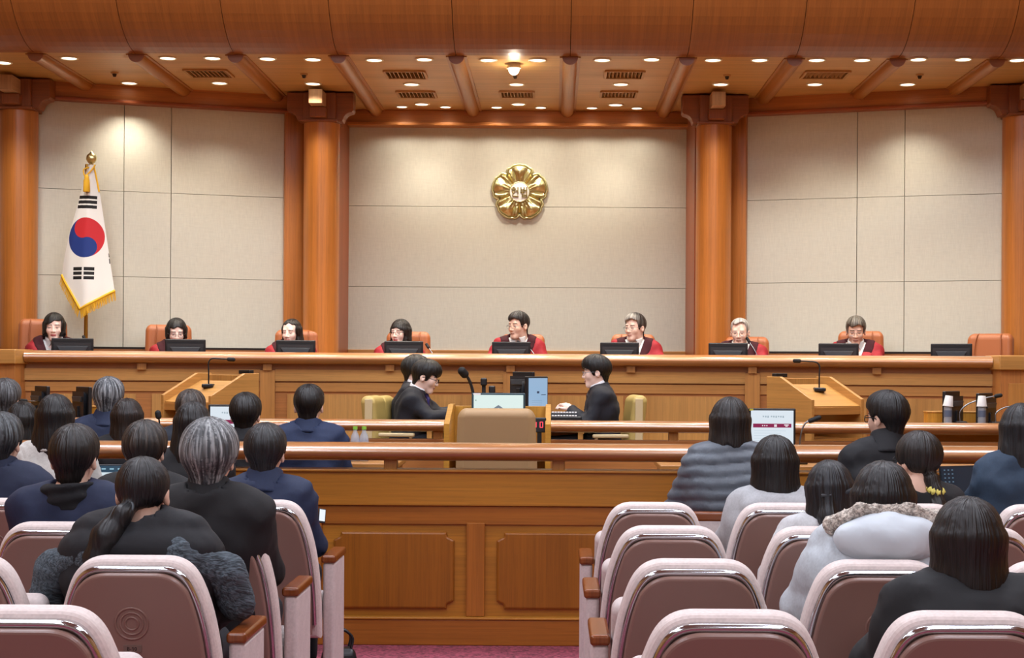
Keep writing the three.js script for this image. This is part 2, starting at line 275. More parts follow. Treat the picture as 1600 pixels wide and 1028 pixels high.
{
  const b = thing('judges_bench', 'long curved wooden judges bench with rounded top rail and inset panels', 'bench');
  const cap = []; for (let k = 0; k <= 16; k++) { const a = -Math.PI / 2 - k / 16 * Math.PI; cap.push([13.03 + 0.12 * Math.cos(a), 1.578 + 0.052 * Math.sin(a)]); }
  const capG = arcGeo([...cap.reverse(), [13.36, 1.526], [13.36, 1.63]].reverse(), -TB, TB, 64);
  part('top_rail', capG, M.rail, b);
  part('body', arcGeo(rect(13.05, 13.12, 0.3, 1.53), -TB, TB), M.benchred, b);
  part('desktop', arcGeo(rect(13.12, 13.95, 1.35, 1.39), -TB, TB), M.bench2, b);
  for (let k = -3; k <= 3; k++) { const t = k * 0.0795; part('bracket_block', arcGeo(rect(12.985, 13.06, 1.475, 1.528), t - 0.0028, t + 0.0028, 2, 'y'), M.bench2, b); }
  for (let k = -1; k <= 1; k++) { const t = k * 0.159; part('pilaster', arcGeo(rect(13.005, 13.06, 0.3, 1.475), t - 0.0048, t + 0.0048, 2, 'y'), M.bench2, b); }
  for (let k = -2; k < 2; k++) {
    const a = k * 0.159 + (k > -2 ? 0.0048 : 0.0), e = (k + 1) * 0.159 - (k < 1 ? 0.0048 : 0.0), a0 = Math.max(a, -TB), e0 = Math.min(e, TB);
    part('frieze_board', arcGeo(rect(13.02, 13.06, 1.384, 1.482), a0, e0, 14), M.bench, b);
    part('upper_stile', arcGeo(rect(13.035, 13.06, 1.295, 1.372), a0, e0, 14), M.bench2, b);
    const m = (a0 + e0) / 2;
    for (const [p, q] of [[a0 + 0.008, m - 0.005], [m + 0.005, e0 - 0.008]]) part('inset_panel', arcGeo(rect(13.03, 13.06, 0.42, 1.272), p, q, 7, 'y'), M.bench, b);
  }
  for (const s of [-1, 1]) {
    const w = thing('bench_wing', `wooden end pier of the judges bench at the ${s < 0 ? 'left edge below the first judge' : 'right edge below the empty judge chair'}`, 'bench', [s * 4.72, CLERK, -12.55]);
    part('body', bx(1.5, 1.17, 0.36, 0, 0.585, 0, 0.004), M.benchred, w);
    part('cap_board', bx(1.54, 0.12, 0.44, 0, 1.225, 0, 0.012, 'x'), M.bench, w);
    part('corner_post', bx(0.14, 1.06, 0.05, -s * 0.62, 0.53, 0.19, 0.004), M.bench2, w);
    part('frieze_board', bx(1.2, 0.1, 0.03, s * 0.1, 1.06, 0.19, 0.004, 'x'), M.bench, w);
    part('inset_panel', bx(1.1, 0.8, 0.02, s * 0.1, 0.52, 0.185, 0.004), M.bench, w);
  }
}
// ---------------------------------------------------------------- the two rails
function octo(w, h, c) { const a = w / 2, b = h / 2, s = new THREE.Shape(); s.moveTo(-a + c, -b); s.lineTo(a - c, -b); s.quadraticCurveTo(a - c, -b + c * 0.6, a - c * 0.4, -b + c * 0.75); s.lineTo(a, -b + c); s.lineTo(a, b - c); s.lineTo(a - c * 0.4, b - c * 0.75); s.quadraticCurveTo(a - c, b - c * 0.6, a - c, b); s.lineTo(-a + c, b); s.quadraticCurveTo(-a + c, b - c * 0.6, -a + c * 0.4, b - c * 0.75); s.lineTo(-a, b - c); s.lineTo(-a, -b + c); s.lineTo(-a + c * 0.4, -b + c * 0.75); s.quadraticCurveTo(-a + c, -b + c * 0.6, -a + c, -b); return s; }
{
  const b = thing('public_barrier', 'wooden barrier with thick rounded handrail and panelled front before the public seats', 'barrier', [0, 0, -D_BAR]);
  part('handrail', bar(12.7, 0.24, 0.1, 0, 0, 1.05, 0), M.rail, b);
  for (let k = -7; k <= 6; k++) part('rail_post', bx(0.07, 0.07, 0.09, 0.45 + 0.92 * k - 0.05, 0.972, 0, 0.006), M.bench2, b);
  part('wall_core', bx(12.7, 0.94, 0.1, 0, 0.47, -0.01, 0, 'x'), M.panel, b);
  part('top_board', bx(12.7, 0.19, 0.03, 0, 0.852, 0.05, 0.006, 'x'), M.panel, b);
  part('sill', bx(12.7, 0.015, 0.16, 0, 0.948, 0.0, 0.006, 'x'), M.panel, b);
  part('moulding', bx(12.7, 0.1, 0.015, 0, 0.705, 0.044, 0.003, 'x'), M.base, b);
  part('plinth', bx(12.7, 0.14, 0.05, 0, 0.07, 0.06, 0.006, 'x'), M.base, b);
  part('plinth_ledge', bx(12.7, 0.014, 0.065, 0, 0.147, 0.06, 0.006, 'x'), M.panel, b);
  for (let k = -6; k <= 6; k++) part('stile', bx(0.1, 0.51, 0.03, -0.05 + 0.89 * k, 0.41, 0.05, 0.004), M.base, b);
  for (let k = -6; k < 6; k++) {
    const g = extr(octo(0.635, 0.395, 0.04), 0.012, 0.011); g.translate(-0.05 + 0.89 * (k + 0.5), 0.405, 0.04); part('inset_panel', buv(g, 'y', k * 0.3), M.panel2, b);
  }
}
for (const [a, e, w] of [[-6.4, -0.42, 'left'], [0.335, 6.4, 'right']]) {
  const L = e - a, m = (a + e) / 2, b = thing('well_railing', `wooden inner railing with rounded handrail, section ${w} of the centre desk`, 'railing', [m, WELL, -D_RAIL]);
  part('handrail', bar(L, 0.22, 0.088, 0, 0, 0.936, 0), M.rail, b);
  part('board', bx(L, 0.84, 0.07, 0, 0.42, 0, 0.006, 'x'), M.benchred, b);
  const n = Math.round(L / 0.92); for (let k = 0; k <= n; k++) { const x = (w === 'left' ? e - 0.05 - k * 0.92 : a + 0.91 + (k - 1) * 0.92) - m; if (Math.abs(x) < L / 2) part('rail_post', bx(0.07, 0.06, 0.07, x, 0.866, 0, 0.006), M.bench2, b); }
}
// ---------------------------------------------------------------- furniture
function swivelChair(label, [x, y, z], turn, o) {   // front of the chair is local +z
  const t = thing(o.name || 'swivel_chair', label, 'chair', [x, y, z], turn, o.group), w = o.w, top = o.top;
  const hb = top - 0.5, back = new RoundedBoxGeometry(w, hb, 0.12, 5, 0.055); 
  { const p = back.attributes.position; for (let i = 0; i < p.count; i++) { const yy = p.getY(i) / hb + 0.5, xx = p.getX(i); p.setX(i, xx * (1 - 0.1 * sst(0.75, 1, yy))); p.setZ(i, p.getZ(i) - 0.05 * yy + 0.1 * Math.pow(xx / w * 2, 2) * 0.3); } back.computeVertexNormals(); }
  back.translate(0, 0.5 + hb / 2, -0.24); const bk = part('backrest', back, o.mat, t);
  if (o.seams) for (const s of [-1, 1]) part('seam', tube([[s * w * 0.26, 0.6, -0.155], [s * w * 0.27, top - 0.12, -0.185], [s * w * 0.24, top - 0.015, -0.215], [s * w * 0.24, top - 0.004, -0.27], [s * w * 0.24, top - 0.03, -0.335], [s * w * 0.25, 0.62, -0.31]], 0.006, 24, 6), o.seamMat || M.leather2, bk);
  if (o.panel) { const g = new RoundedBoxGeometry(0.015, hb * 0.8, 0.06, 2, 0.006); for (const s of [-1, 1]) { const q = g.clone(); q.translate(s * (w / 2 - 0.002), 0.52 + hb / 2, -0.255); part('side_panel', q, M.tanSide, bk); } }
  part('seat', (() => { const g = new RoundedBoxGeometry(w, 0.1, 0.5, 4, 0.045); g.translate(0, 0.43, 0.02); return g; })(), o.mat, t);
  for (const s of [-1, 1]) part('armrest', [new RoundedBoxGeometry(0.05, 0.03, 0.28, 2, 0.012).translate(s * (w / 2 + 0.02), 0.64, -0.03), tube([[s * (w / 2 + 0.02), 0.63, 0.08], [s * (w / 2 + 0.03), 0.5, 0.08], [s * w * 0.4, 0.4, 0.02]], 0.014)], o.armMat || M.seatwood, t);
  part('stem', cyl(0.03, 0.03, 0.32, 0, 0.22, 0, 12), M.steel, t);
  for (let k = 0; k < 5; k++) { const a = k * Math.PI * 0.4 + 0.3; const l = part('foot', [tube([[0, 0.09, 0], [Math.sin(a) * 0.15, 0.075, Math.cos(a) * 0.15], [Math.sin(a) * 0.28, 0.06, Math.cos(a) * 0.28]], 0.02, 8), new THREE.SphereGeometry(0.03, 10, 8).translate(Math.sin(a) * 0.28, 0.03, Math.cos(a) * 0.28)], M.black, t); }
  return t;
}
const judgePx = [[66, 498], [266, 507], [459, 515], [633, 518], [816, 522], [988, 522], [1162, 526], [1341, 517], [1533, 521]];
const seatWord = ['judge at the far left', 'second judge from the left', 'third judge from the left', 'fourth judge from the left', 'judge below the emblem', 'judge with swept grey-black hair', 'white-haired judge', 'grey-haired judge looking down', ''];
judgePx.forEach(([px, py], i) => {
  const r = i === 0 || i === 8 ? 13.66 : 13.85, d0 = 0.2 + Math.sqrt(r * r - Math.pow((px - 810) / 172, 2)), x = PX(px, py, d0), [, z, t] = arcP(x, r);
  const yaw = [0.12, 0.1, -0.1, -0.1, 0, 0, -0.08, -0.06, -0.35][i];
  swivelChair(i < 8 ? `brown leather high-back chair of the ${seatWord[i]}` : 'empty brown leather high-back chair at the right end of the bench', [x, DAIS, z], -t + yaw, { name: 'judge_chair', w: i === 8 ? 0.44 : 0.44, top: Math.min(PY(px, py, -z + 0.2) - DAIS, 1.28), mat: M.leather, seams: true, group: 'leather chairs behind the judges bench' });
});
M.slot = std('#3d4349', 0.4);
// monitors: front is local +z
function monitor(label, pos, turn, w, h, o = {}) {
  const t = thing(o.name || 'monitor', label, 'monitor', pos, turn, o.group), cy = o.cy || h / 2 + 0.06, tilt = o.tilt || 0;
  const head = part('housing', new RoundedBoxGeometry(w, h, 0.03, 2, 0.008), o.mat || M.black, t); head.position.set(0, cy, 0); head.rotation.x = tilt;
  const hump = new THREE.CylinderGeometry(1, 1.25, 0.035, 4, 1); hump.rotateY(Math.PI / 4); hump.rotateX(Math.PI / 2); hump.scale(w * 0.5, h * 0.42, 1); hump.translate(0, 0, -0.03); part('rear_hump', hump, M.black2, head);
  const slot = extr([[-w * 0.3, 0], [w * 0.3, 0], [w * 0.36, 0.035], [-w * 0.36, 0.035]], 0.01, 0.003); slot.translate(0, h * 0.12, -0.058); if (o.slot !== false) part('rear_vent', slot, M.slot, head);
  part('screen', new THREE.BoxGeometry(w - 0.03, h - 0.035, 0.004).translate(0, 0.004, 0.0155), o.screen || M.blackMatte, head);
  part('stand_neck', bx(0.05, cy, 0.03, 0, cy / 2, -0.045, 0.006), M.black, t);
  part('stand_base', new RoundedBoxGeometry(0.2, 0.018, 0.16, 2, 0.008).translate(0, 0.009, -0.03), M.black, t);
  return t;
}
function gooseneck(label, base, pts, o = {}) {
  const t = thing('gooseneck_microphone', label, 'microphone', base, 0, o.group);
  part('base', new RoundedBoxGeometry(0.09, 0.03, 0.11, 2, 0.01).translate(0, 0.015, 0), M.black, t);
  part('neck', tube([[0, 0.03, 0], ...pts], o.r || 0.0055, 28, 8), o.mat || M.steel, t);
  const e = pts[pts.length - 1], p = pts[pts.length - 2], dir = V(e[0] - p[0], e[1] - p[1], e[2] - p[2]).normalize();
  const g = new THREE.CapsuleGeometry(o.hr || 0.014, o.hl || 0.035, 6, 14); g.applyQuaternion(new THREE.Quaternion().setFromUnitVectors(V(0, 1, 0), dir)); g.translate(e[0] + dir.x * 0.015, e[1] + dir.y * 0.015, e[2] + dir.z * 0.015); part('capsule', g, M.blackMatte, t);
  return t;
}
[[110.5, 65], [289, 62], [462, 60], [631, 60], [799, 60], [968, 60], [1137.5, 61], [1310, 62], [1487, 64]].forEach(([px], i) => {
  const r = 13.5, d0 = 0.2 + Math.sqrt(r * r - Math.pow((px - 810) / 178, 2)), x = PX(px, 540, d0), [, z, t] = arcP(x, r);
  const lab = i < 8 ? `black monitor back in front of the ${seatWord[i]}` : 'black desk monitor seen from behind, in front of the empty judge chair';
  monitor(lab, [x, 1.39, z], Math.PI - t, 0.345, 0.27, { cy: 0.215, group: 'black monitors on the judges bench', tilt: -0.06 });
  const mdx = [0.08, 0.05, 0.1, 0.24, 0.2, 0.2, 0.25, 0.22, 0.1][i], mh = [0.34, 0.25, 0.24, 0.3, 0.3, 0.3, 0.37, 0.28, 0.22][i];
  gooseneck(`thin gooseneck microphone on the bench ${i < 8 ? 'before the ' + seatWord[i] : 'before the empty judge chair'}`, [x + mdx + 0.05, 1.39, z - 0.13], [[0, 0.12, 0], [-0.03, mh * 0.7, -0.03], [-0.09, mh, -0.08]], { group: 'microphones on the judges bench', r: 0.004 });
});
// lecterns: open side is local +z
function lectern(px, d, turn, label, micSide) {
  const t = thing('lectern', label, 'lectern', [PX(px, 620, d), CLERK, -d], turn, 'wooden lecterns before the bench');
  const prof = [[-0.24, 0], [0.24, 0], [0.24, 0.93], [-0.1, 1.1], [-0.24, 1.1]];
  for (const s of [-1, 1]) { const g = extr(prof.map(p => [-p[0], p[1]]), 0.025, 0.004); g.rotateY(Math.PI / 2); g.translate(s * 0.27 - 0.0125, 0, 0); part('side_panel', buv(g, 'x'), M.bench, t); }
  part('front_panel', bx(0.54, 1.09, 0.025, 0, 0.545, -0.23, 0.004), M.bench, t);
  const top = part('slanted_top', bx(0.52, 0.02, 0.4, 0, 0, 0, 0.004, 'x'), M.light, t); top.position.set(0, 0.955, 0.045); top.rotation.x = 0.42;
  part('fascia', bx(0.52, 0.06, 0.02, 0, 0.845, 0.225, 0.004, 'x'), M.bench2, t);
  part('shelf', bx(0.52, 0.02, 0.42, 0, 0.62, 0.0, 0, 'x'), M.bench2, t);
  part('plinth', bx(0.58, 0.06, 0.5, 0, 0.03, 0, 0.004, 'x'), M.bench2, t);
  part('clock', bx(0.12, 0.03, 0.05, micSide * 0.19, 1.115, -0.2, 0.004), M.black, t);
}
lectern(328, 11.95, -0.62, 'light wood lectern with slanted top at the left, below the second judge', 1);
lectern(1274, 11.95, 0.62, 'light wood lectern with slanted top at the right, below the white-haired judge', -1);
gooseneck('angled black gooseneck microphone on the left lectern', [PX(326, 600, 12.0), CLERK + 0.99, -12.0], [[0, 0.12, 0], [0, 0.2, 0], [0.02, 0.225, 0], [0.1, 0.225, 0], [0.16, 0.222, 0]], { mat: M.black, r: 0.006, hr: 0.016, group: 'lectern microphones' });
gooseneck('angled black gooseneck microphone on the right lectern', [PX(1280, 605, 12.0), CLERK + 0.99, -12.0], [[0, 0.12, 0], [0, 0.2, 0], [-0.02, 0.225, 0], [-0.1, 0.235, 0], [-0.16, 0.237, 0]], { mat: M.black, r: 0.006, hr: 0.016, group: 'lectern microphones' });
// tables
function table(label, x0, x1, d0, d1, floor, h, mat) {
  const w = x1 - x0, dd = d1 - d0, t = thing('wooden_table', label, 'table', [(x0 + x1) / 2, floor, -(d0 + d1) / 2]);
  part('tabletop', bx(w, 0.035, dd, 0, h - 0.0175, 0, 0.008, 'x'), mat, t);
  part('modesty_panel', bx(w - 0.08, h - 0.2, 0.02, 0, h / 2 + 0.08, -dd / 2 + 0.05, 0, 'x'), mat, t);
  for (const a of [-1, 1]) part('leg_panel', bx(0.04, h - 0.035, dd - 0.06, a * (w / 2 - 0.04), (h - 0.035) / 2, 0, 0.004), mat, t);
  return t;
}
table('wooden counsel table behind the barrier at the left', -3.5, -0.62, 9.75, 10.35, WELL, 0.75, M.bench2);
table('wooden counsel table behind the barrier at the right', 1.05, 3.6, 9.75, 10.35, WELL, 0.75, M.bench2);
table('wooden side table with monitors at the left beyond the inner railing', -4.1, -2.9, 11.75, 12.2, CLERK, 0.74, M.desk);
table('wooden side table with monitors at the right beyond the inner railing', 3.0, 4.2, 11.75, 12.2, CLERK, 0.74, M.desk);
table('clerks desk of light wood in the centre below the bench', -0.62, 0.62, 11.75, 12.5, CLERK, 0.74, M.light);
// centre stand with raised side panels
{
  const t = thing('centre_stand', 'yellow wood stand with raised side panels in the middle of the railing', 'desk', [-0.005, WELL, -10.6]);
  for (const s of [-1, 1]) { const g = extr([[-0.3, 0], [0.3, 0], [0.3, 1.1], [0.12, 1.1], [-0.3, 0.98]], 0.03, 0.004); g.rotateY(Math.PI / 2); g.translate(s * 0.34 - 0.015, 0, 0); part('side_panel', buv(g, 'x'), M.desk, t); }
  part('rear_panel', bx(0.66, 1.09, 0.03, 0, 0.545, -0.29, 0.004), M.desk, t);
  part('worktop', bx(0.65, 0.03, 0.56, 0, 0.8, 0, 0.006, 'x'), M.light, t);
}
// ---- screens (flat print)
function canvasTex(w, h, draw) { const c = document.createElement('canvas'); c.width = w; c.height = h; const x = c.getContext('2d'); draw(x); const t = new THREE.CanvasTexture(c); t.colorSpace = THREE.SRGBColorSpace; t.magFilter = THREE.LinearFilter; return t; }
const scr = (t, k = 0.9) => std('#000000', 0.3, { emissive: '#ffffff', emissiveMap: t, emissiveIntensity: k });
const emblemScreen = scr(canvasTex(320, 256, x => { x.fillStyle = '#e9fbf6'; x.fillRect(0, 0, 320, 256); x.strokeStyle = '#7d8a96'; x.lineWidth = 16; x.beginPath(); for (let k = 0; k < 5; k++) { const a = -Math.PI / 2 + k * Math.PI * 0.4; x[k ? 'lineTo' : 'moveTo'](160 + 42 * Math.cos(a), 122 + 42 * Math.sin(a)); } x.closePath(); x.stroke(); x.fillStyle = '#8fb0a0'; x.fillRect(10, 34, 8, 8); }));
const docScreen = canvasTex(400, 320, x => {
  x.fillStyle = '#e6f1fa'; x.fillRect(0, 0, 400, 320); x.fillStyle = '#aebfca'; for (let k = 0; k < 9; k++) x.fillRect(110 + k * 22 + (k > 2 ? 10 : 0), 46, 14, 12 + (k % 3) * 3);
  x.fillStyle = '#8e2450'; x.fillRect(20, 116, 360, 34); x.fillStyle = '#f4e8ee'; for (let k = 0; k < 3; k++) { x.beginPath(); x.arc(110 + k * 20, 133, 6, 0, 7); x.fill(); } x.fillRect(218, 122, 26, 22); x.fillRect(312, 122, 44, 10); x.fillRect(324, 134, 22, 8);
  x.fillStyle = '#cddbe6'; for (let k = 0; k < 6; k++) x.fillRect(30, 176 + k * 22, 300 - (k * 47) % 120, 4);
});
const deskScreen = scr(canvasTex(240, 400, x => { x.fillStyle = '#a9cdf0'; x.fillRect(0, 0, 240, 400); x.fillStyle = '#3a4a66'; x.fillRect(104, 160, 30, 26); x.fillRect(160, 200, 60, 8); x.fillStyle = '#8fb4dc'; for (let k = 0; k < 5; k++) x.fillRect(40, 270 + k * 22, 130, 5); x.fillStyle = '#44608c'; x.fillRect(196, 380, 36, 12); }), 0.75);
{
  const m = monitor('monitor showing a white screen with grey emblem on the centre stand', [PX(779, 620, 10.72), WELL + 0.815, -10.72], 0, 0.375, 0.29, { cy: PY(779, 614, 10.72) - WELL - 0.815 - 0.145, screen: emblemScreen, mat: std('#2f4b56', 0.4) });
  part('sticker', bx(0.05, 0.012, 0.002, -0.15, 0.137, 0.0165), M.paper, m.getObjectByName('housing'));
  const r = monitor('monitor with magenta bar on its page, beside the woman in the grey padded jacket', [PX(1206, 660, 9.95), WELL + 0.75, -9.95], 0, 0.305, 0.27, { cy: PY(1206, 638, 9.95) - WELL - 0.75 - 0.135, screen: scr(docScreen) });
  part('sticker', bx(0.025, 0.012, 0.002, -0.135, 0.126, 0.0165), std('#c8c03a', 0.6), r.getObjectByName('housing'));
  monitor('monitor with white page at the left counsel table behind the long-haired woman', [PX(362, 660, 9.95), WELL + 0.75, -9.95], 0, 0.3, 0.27, { cy: PY(362, 632, 9.95) - WELL - 0.75 - 0.135, screen: scr(docScreen) });
  monitor('upright monitor with pale blue screen facing the seated clerk at the right', [PX(838, 610, 11.95), CLERK + 0.74, -11.95], 1.02, 0.30, 0.29, { cy: PY(838, 588, 11.95) - CLERK - 0.74 - 0.145, screen: deskScreen });
  monitor('black monitor seen from behind beside the pale blue screen on the clerks desk', [PX(818, 610, 12.1), CLERK + 0.74, -12.1], Math.PI - 0.9, 0.26, 0.26, { cy: 0.26 });
  for (const [px, py, d, tn, l] of [[66, 603, 11.95, Math.PI - 0.95, 'left black monitor turned edge-on on the left side table'], [131, 604, 11.95, Math.PI - 0.95, 'right black monitor turned edge-on on the left side table'], [1486, 611, 11.95, Math.PI + 0.95, 'left black monitor turned edge-on on the right side table'], [1538, 614, 11.95, Math.PI + 0.95, 'right black monitor turned edge-on on the right side table']])
    monitor(l, [PX(px, 640, d), CLERK + 0.74, -d], tn, 0.3, 0.3, { cy: PY(px, py, d) - CLERK - 0.74 - 0.15, group: 'monitors on the side tables' });
}
// steno keyboard, document cameras, clock, bottles, cups, microphones
{
  const k = thing('stenotype_keyboard', 'black shorthand keyboard with pale keys under the right clerk hands', 'keyboard', [PX(882, 650, 11.85), CLERK + 0.74, -11.85], 0);
  part('case', new RoundedBoxGeometry(0.26, 0.05, 0.2, 2, 0.01).translate(0, 0.025, 0), M.black, k);
  part('raised_case', new RoundedBoxGeometry(0.22, 0.03, 0.12, 2, 0.008).translate(-0.01, 0.06, -0.03), M.black2, k);
  for (let r = 0; r < 3; r++) for (let c = 0; c < 9; c++) part('key', bx(0.017, 0.01, 0.017, -0.09 + c * 0.022, 0.056 + (r > 1 ? 0.024 : 0), 0.08 - r * 0.032, 0.002), r === 1 ? M.black2 : M.paper, k);
  const k2 = thing('keyboard', 'low dark keyboard under the hands of the left clerks', 'keyboard', [-0.47, CLERK + 0.74, -11.95], Math.PI / 2);
  part('case', new RoundedBoxGeometry(0.3, 0.022, 0.13, 2, 0.006).translate(0, 0.011, 0), M.black, k2); for (let r = 0; r < 4; r++) part('key_row', bx(0.27, 0.006, 0.02, 0, 0.025, -0.045 + r * 0.03, 0.002), M.black2, k2);
  for (const [px, h, l] of [[756, 0.33, 'tall black desk camera on a post beside the centre monitor'], [769, 0.27, 'short black desk camera on a post beside the centre monitor']]) {
    const c = thing('desk_camera', l, 'camera', [PX(px, 600, 11.9), CLERK + 0.74, -11.9]); part('foot', cyl(0.045, 0.05, 0.015, 0, 0.0075, 0), M.black, c); part('post', bx(0.03, h, 0.03, 0, h / 2, 0, 0.006), M.blackMatte, c); part('lens_head', new RoundedBoxGeometry(0.05, 0.06, 0.05, 2, 0.012).translate(0, h - 0.02, 0.01), M.black, c);
  }
  const tc = thing('digital_timer', 'small black timer with red digits on the centre stand', 'clock', [PX(843, 660, 10.4), WELL + 0.815, -10.4]);
  part('case', new RoundedBoxGeometry(0.09, 0.1, 0.05, 2, 0.008).translate(0, 0.16, 0), M.black2, tc); part('stalk', bx(0.03, 0.12, 0.03, 0, 0.06, 0), M.black, tc);
  const red = std('#300808', 0.4, { emissive: '#ff4a58', emissiveIntensity: 1.6 });
  part('digits', [bx(0.005, 0.036, 0.002, -0.022, 0.163, 0.026), bx(0.005, 0.036, 0.002, 0.004, 0.163, 0.026), bx(0.005, 0.036, 0.002, 0.022, 0.163, 0.026), bx(0.02, 0.005, 0.002, 0.013, 0.181, 0.026), bx(0.02, 0.005, 0.002, 0.013, 0.145, 0.026)], red, tc);
  const pp = thing('paper_stack', 'small stack of white paper on the right of the centre stand', 'paper', [0.15, WELL + 0.815, -10.5]); part('sheets', bx(0.1, 0.03, 0.14, 0, 0.015, 0), M.paper, pp);
  const bottle = (px, d, floorY, cup, label) => {
    const b = thing('water_bottle', label, 'bottle', [PX(px, 670, d), floorY, -d], 0, 'water bottles on the tables');
    part('body', lathe([[0, 0], [0.028, 0], [0.031, 0.01], [0.031, 0.05], [0.029, 0.055], [0.031, 0.06], [0.031, 0.12], [0.026, 0.15], [0.013, 0.175], [0.012, 0.19]].map(v => [v[0], v[1] * 1.1]), 20), M.plasticClear, b);
    part('cap', cyl(0.015, 0.015, 0.02, 0, 0.216, 0, 16), std(cup ? '#e8ece8' : '#8fd04a', 0.5), b);
    part('wrap_label', cyl(0.0316, 0.0316, 0.05, 0, 0.09, 0, 20), std(cup ? '#5a6478' : '#cfd4ea', 0.6), b);
  };
  bottle(555, 9.95, WELL + 0.75, 0, 'clear water bottle with green cap, left of the pair behind the barrier'); bottle(569, 9.95, WELL + 0.75, 0, 'clear water bottle with green cap, right of the pair behind the barrier');
  for (const [px, l, tl] of [[1481, 'left', 0.12], [1534, 'right', 0]]) {
    bottle(px, 11.8, CLERK + 0.74, 1, `water bottle under an upturned paper cup, ${l} one on the right side table`);
    const c = thing('paper_cup', `white paper cup turned over the ${l} bottle on the right side table`, 'cup', [PX(px, 640, 11.8), CLERK + 0.74 + 0.145, -11.8], 0, 'upturned paper cups'); c.rotation.z = -tl;
    part('cup_wall', lathe([[0.04, 0], [0.041, 0.004], [0.038, 0.006], [0.028, 0.082], [0, 0.083]], 24), M.white, c);
  }
  gooseneck('large black microphone on a bent neck on the centre stand', [PX(741, 620, 10.8), WELL + 0.815, -10.8], [[0, 0.2, 0], [-0.01, 0.38, 0.02], [-0.04, 0.47, 0.05], [-0.065, 0.5, 0.07]], { r: 0.011, hr: 0.03, hl: 0.03, mat: M.black2 });
  gooseneck('black table microphone right of the magenta bar monitor', [PX(1250, 690, 9.95), WELL + 0.75, -9.95], [[0, 0.15, 0], [0.02, 0.24, 0], [0.04, 0.27, 0.0], [0.08, 0.285, 0]], { hr: 0.016, hl: 0.06 });
  gooseneck('small round black microphone at the left counsel table', [PX(250, 680, 9.9), WELL + 0.75, -9.9], [[0, 0.12, 0], [-0.005, 0.25, 0], [-0.01, 0.28, 0]], { hr: 0.02, hl: 0.02, mat: M.black });
  gooseneck('long gooseneck microphone reaching left of the right side table monitors', [PX(1500, 640, 11.85), CLERK + 0.74, -11.85], [[0.0, 0.1, 0], [0.05, 0.155, 0], [0.2, 0.21, 0], [0.28, 0.225, 0]], { hr: 0.016, group: 'side table microphones' });
  gooseneck('gooseneck microphone at the right edge on the right side table', [PX(1556, 640, 11.8), CLERK + 0.74, -11.8], [[0.0, 0.09, 0], [0.05, 0.13, 0], [0.2, 0.16, 0], [0.34, 0.175, 0]], { hr: 0.016, group: 'side table microphones' });
  gooseneck('gooseneck microphone on the left side table between the monitors', [PX(100, 640, 11.9), CLERK + 0.74, -11.9], [[-0.0, 0.1, 0], [-0.1, 0.13, 0], [-0.3, 0.14, 0]], { hr: 0.016 });
  for (const [px, l] of [[1462, 'left'], [1512, 'right'], [145, 'far left']]) { const b = thing('desk_tray', `small yellow wood document box behind the ${l} monitor${px < 800 ? ' of the left side table' : ' of the right side table'}`, 'box', [PX(px, 650, 12.1), CLERK + 0.74, -12.1]); part('body', bx(0.16, 0.09, 0.12, 0, 0.045, 0, 0.004), M.desk, b); part('lid', bx(0.17, 0.012, 0.13, 0, 0.094, 0, 0.004), M.light, b); }
}
// chairs in the well
swivelChair('large tan leather chair seen from behind at the centre stand', [PX(776, 660, 9.55), WELL, -9.8], Math.PI, { w: 0.52, top: 1.11, mat: M.tan, armMat: M.black });
const clerkSpots = [[592, 12.45, 'rear olive tan chair behind the left clerks'], [575, 12.0, 'front olive tan chair behind the left clerks']];
for (const [px, d, l] of clerkSpots) swivelChair(l, [PX(px, 640, d) + 0.3, CLERK, -d], Math.PI / 2 - 0.1, { w: 0.42, top: PY(px, 618, d) - CLERK, mat: M.tan2, panel: 1, armMat: M.tanSide });
swivelChair('olive tan chair behind the right clerk', [PX(993, 640, 12.0) - 0.26, CLERK, -12.0], -Math.PI / 2 + 0.12, { w: 0.42, top: PY(993, 617, 12.0) - CLERK, mat: M.tan2, panel: 1, armMat: M.tanSide });

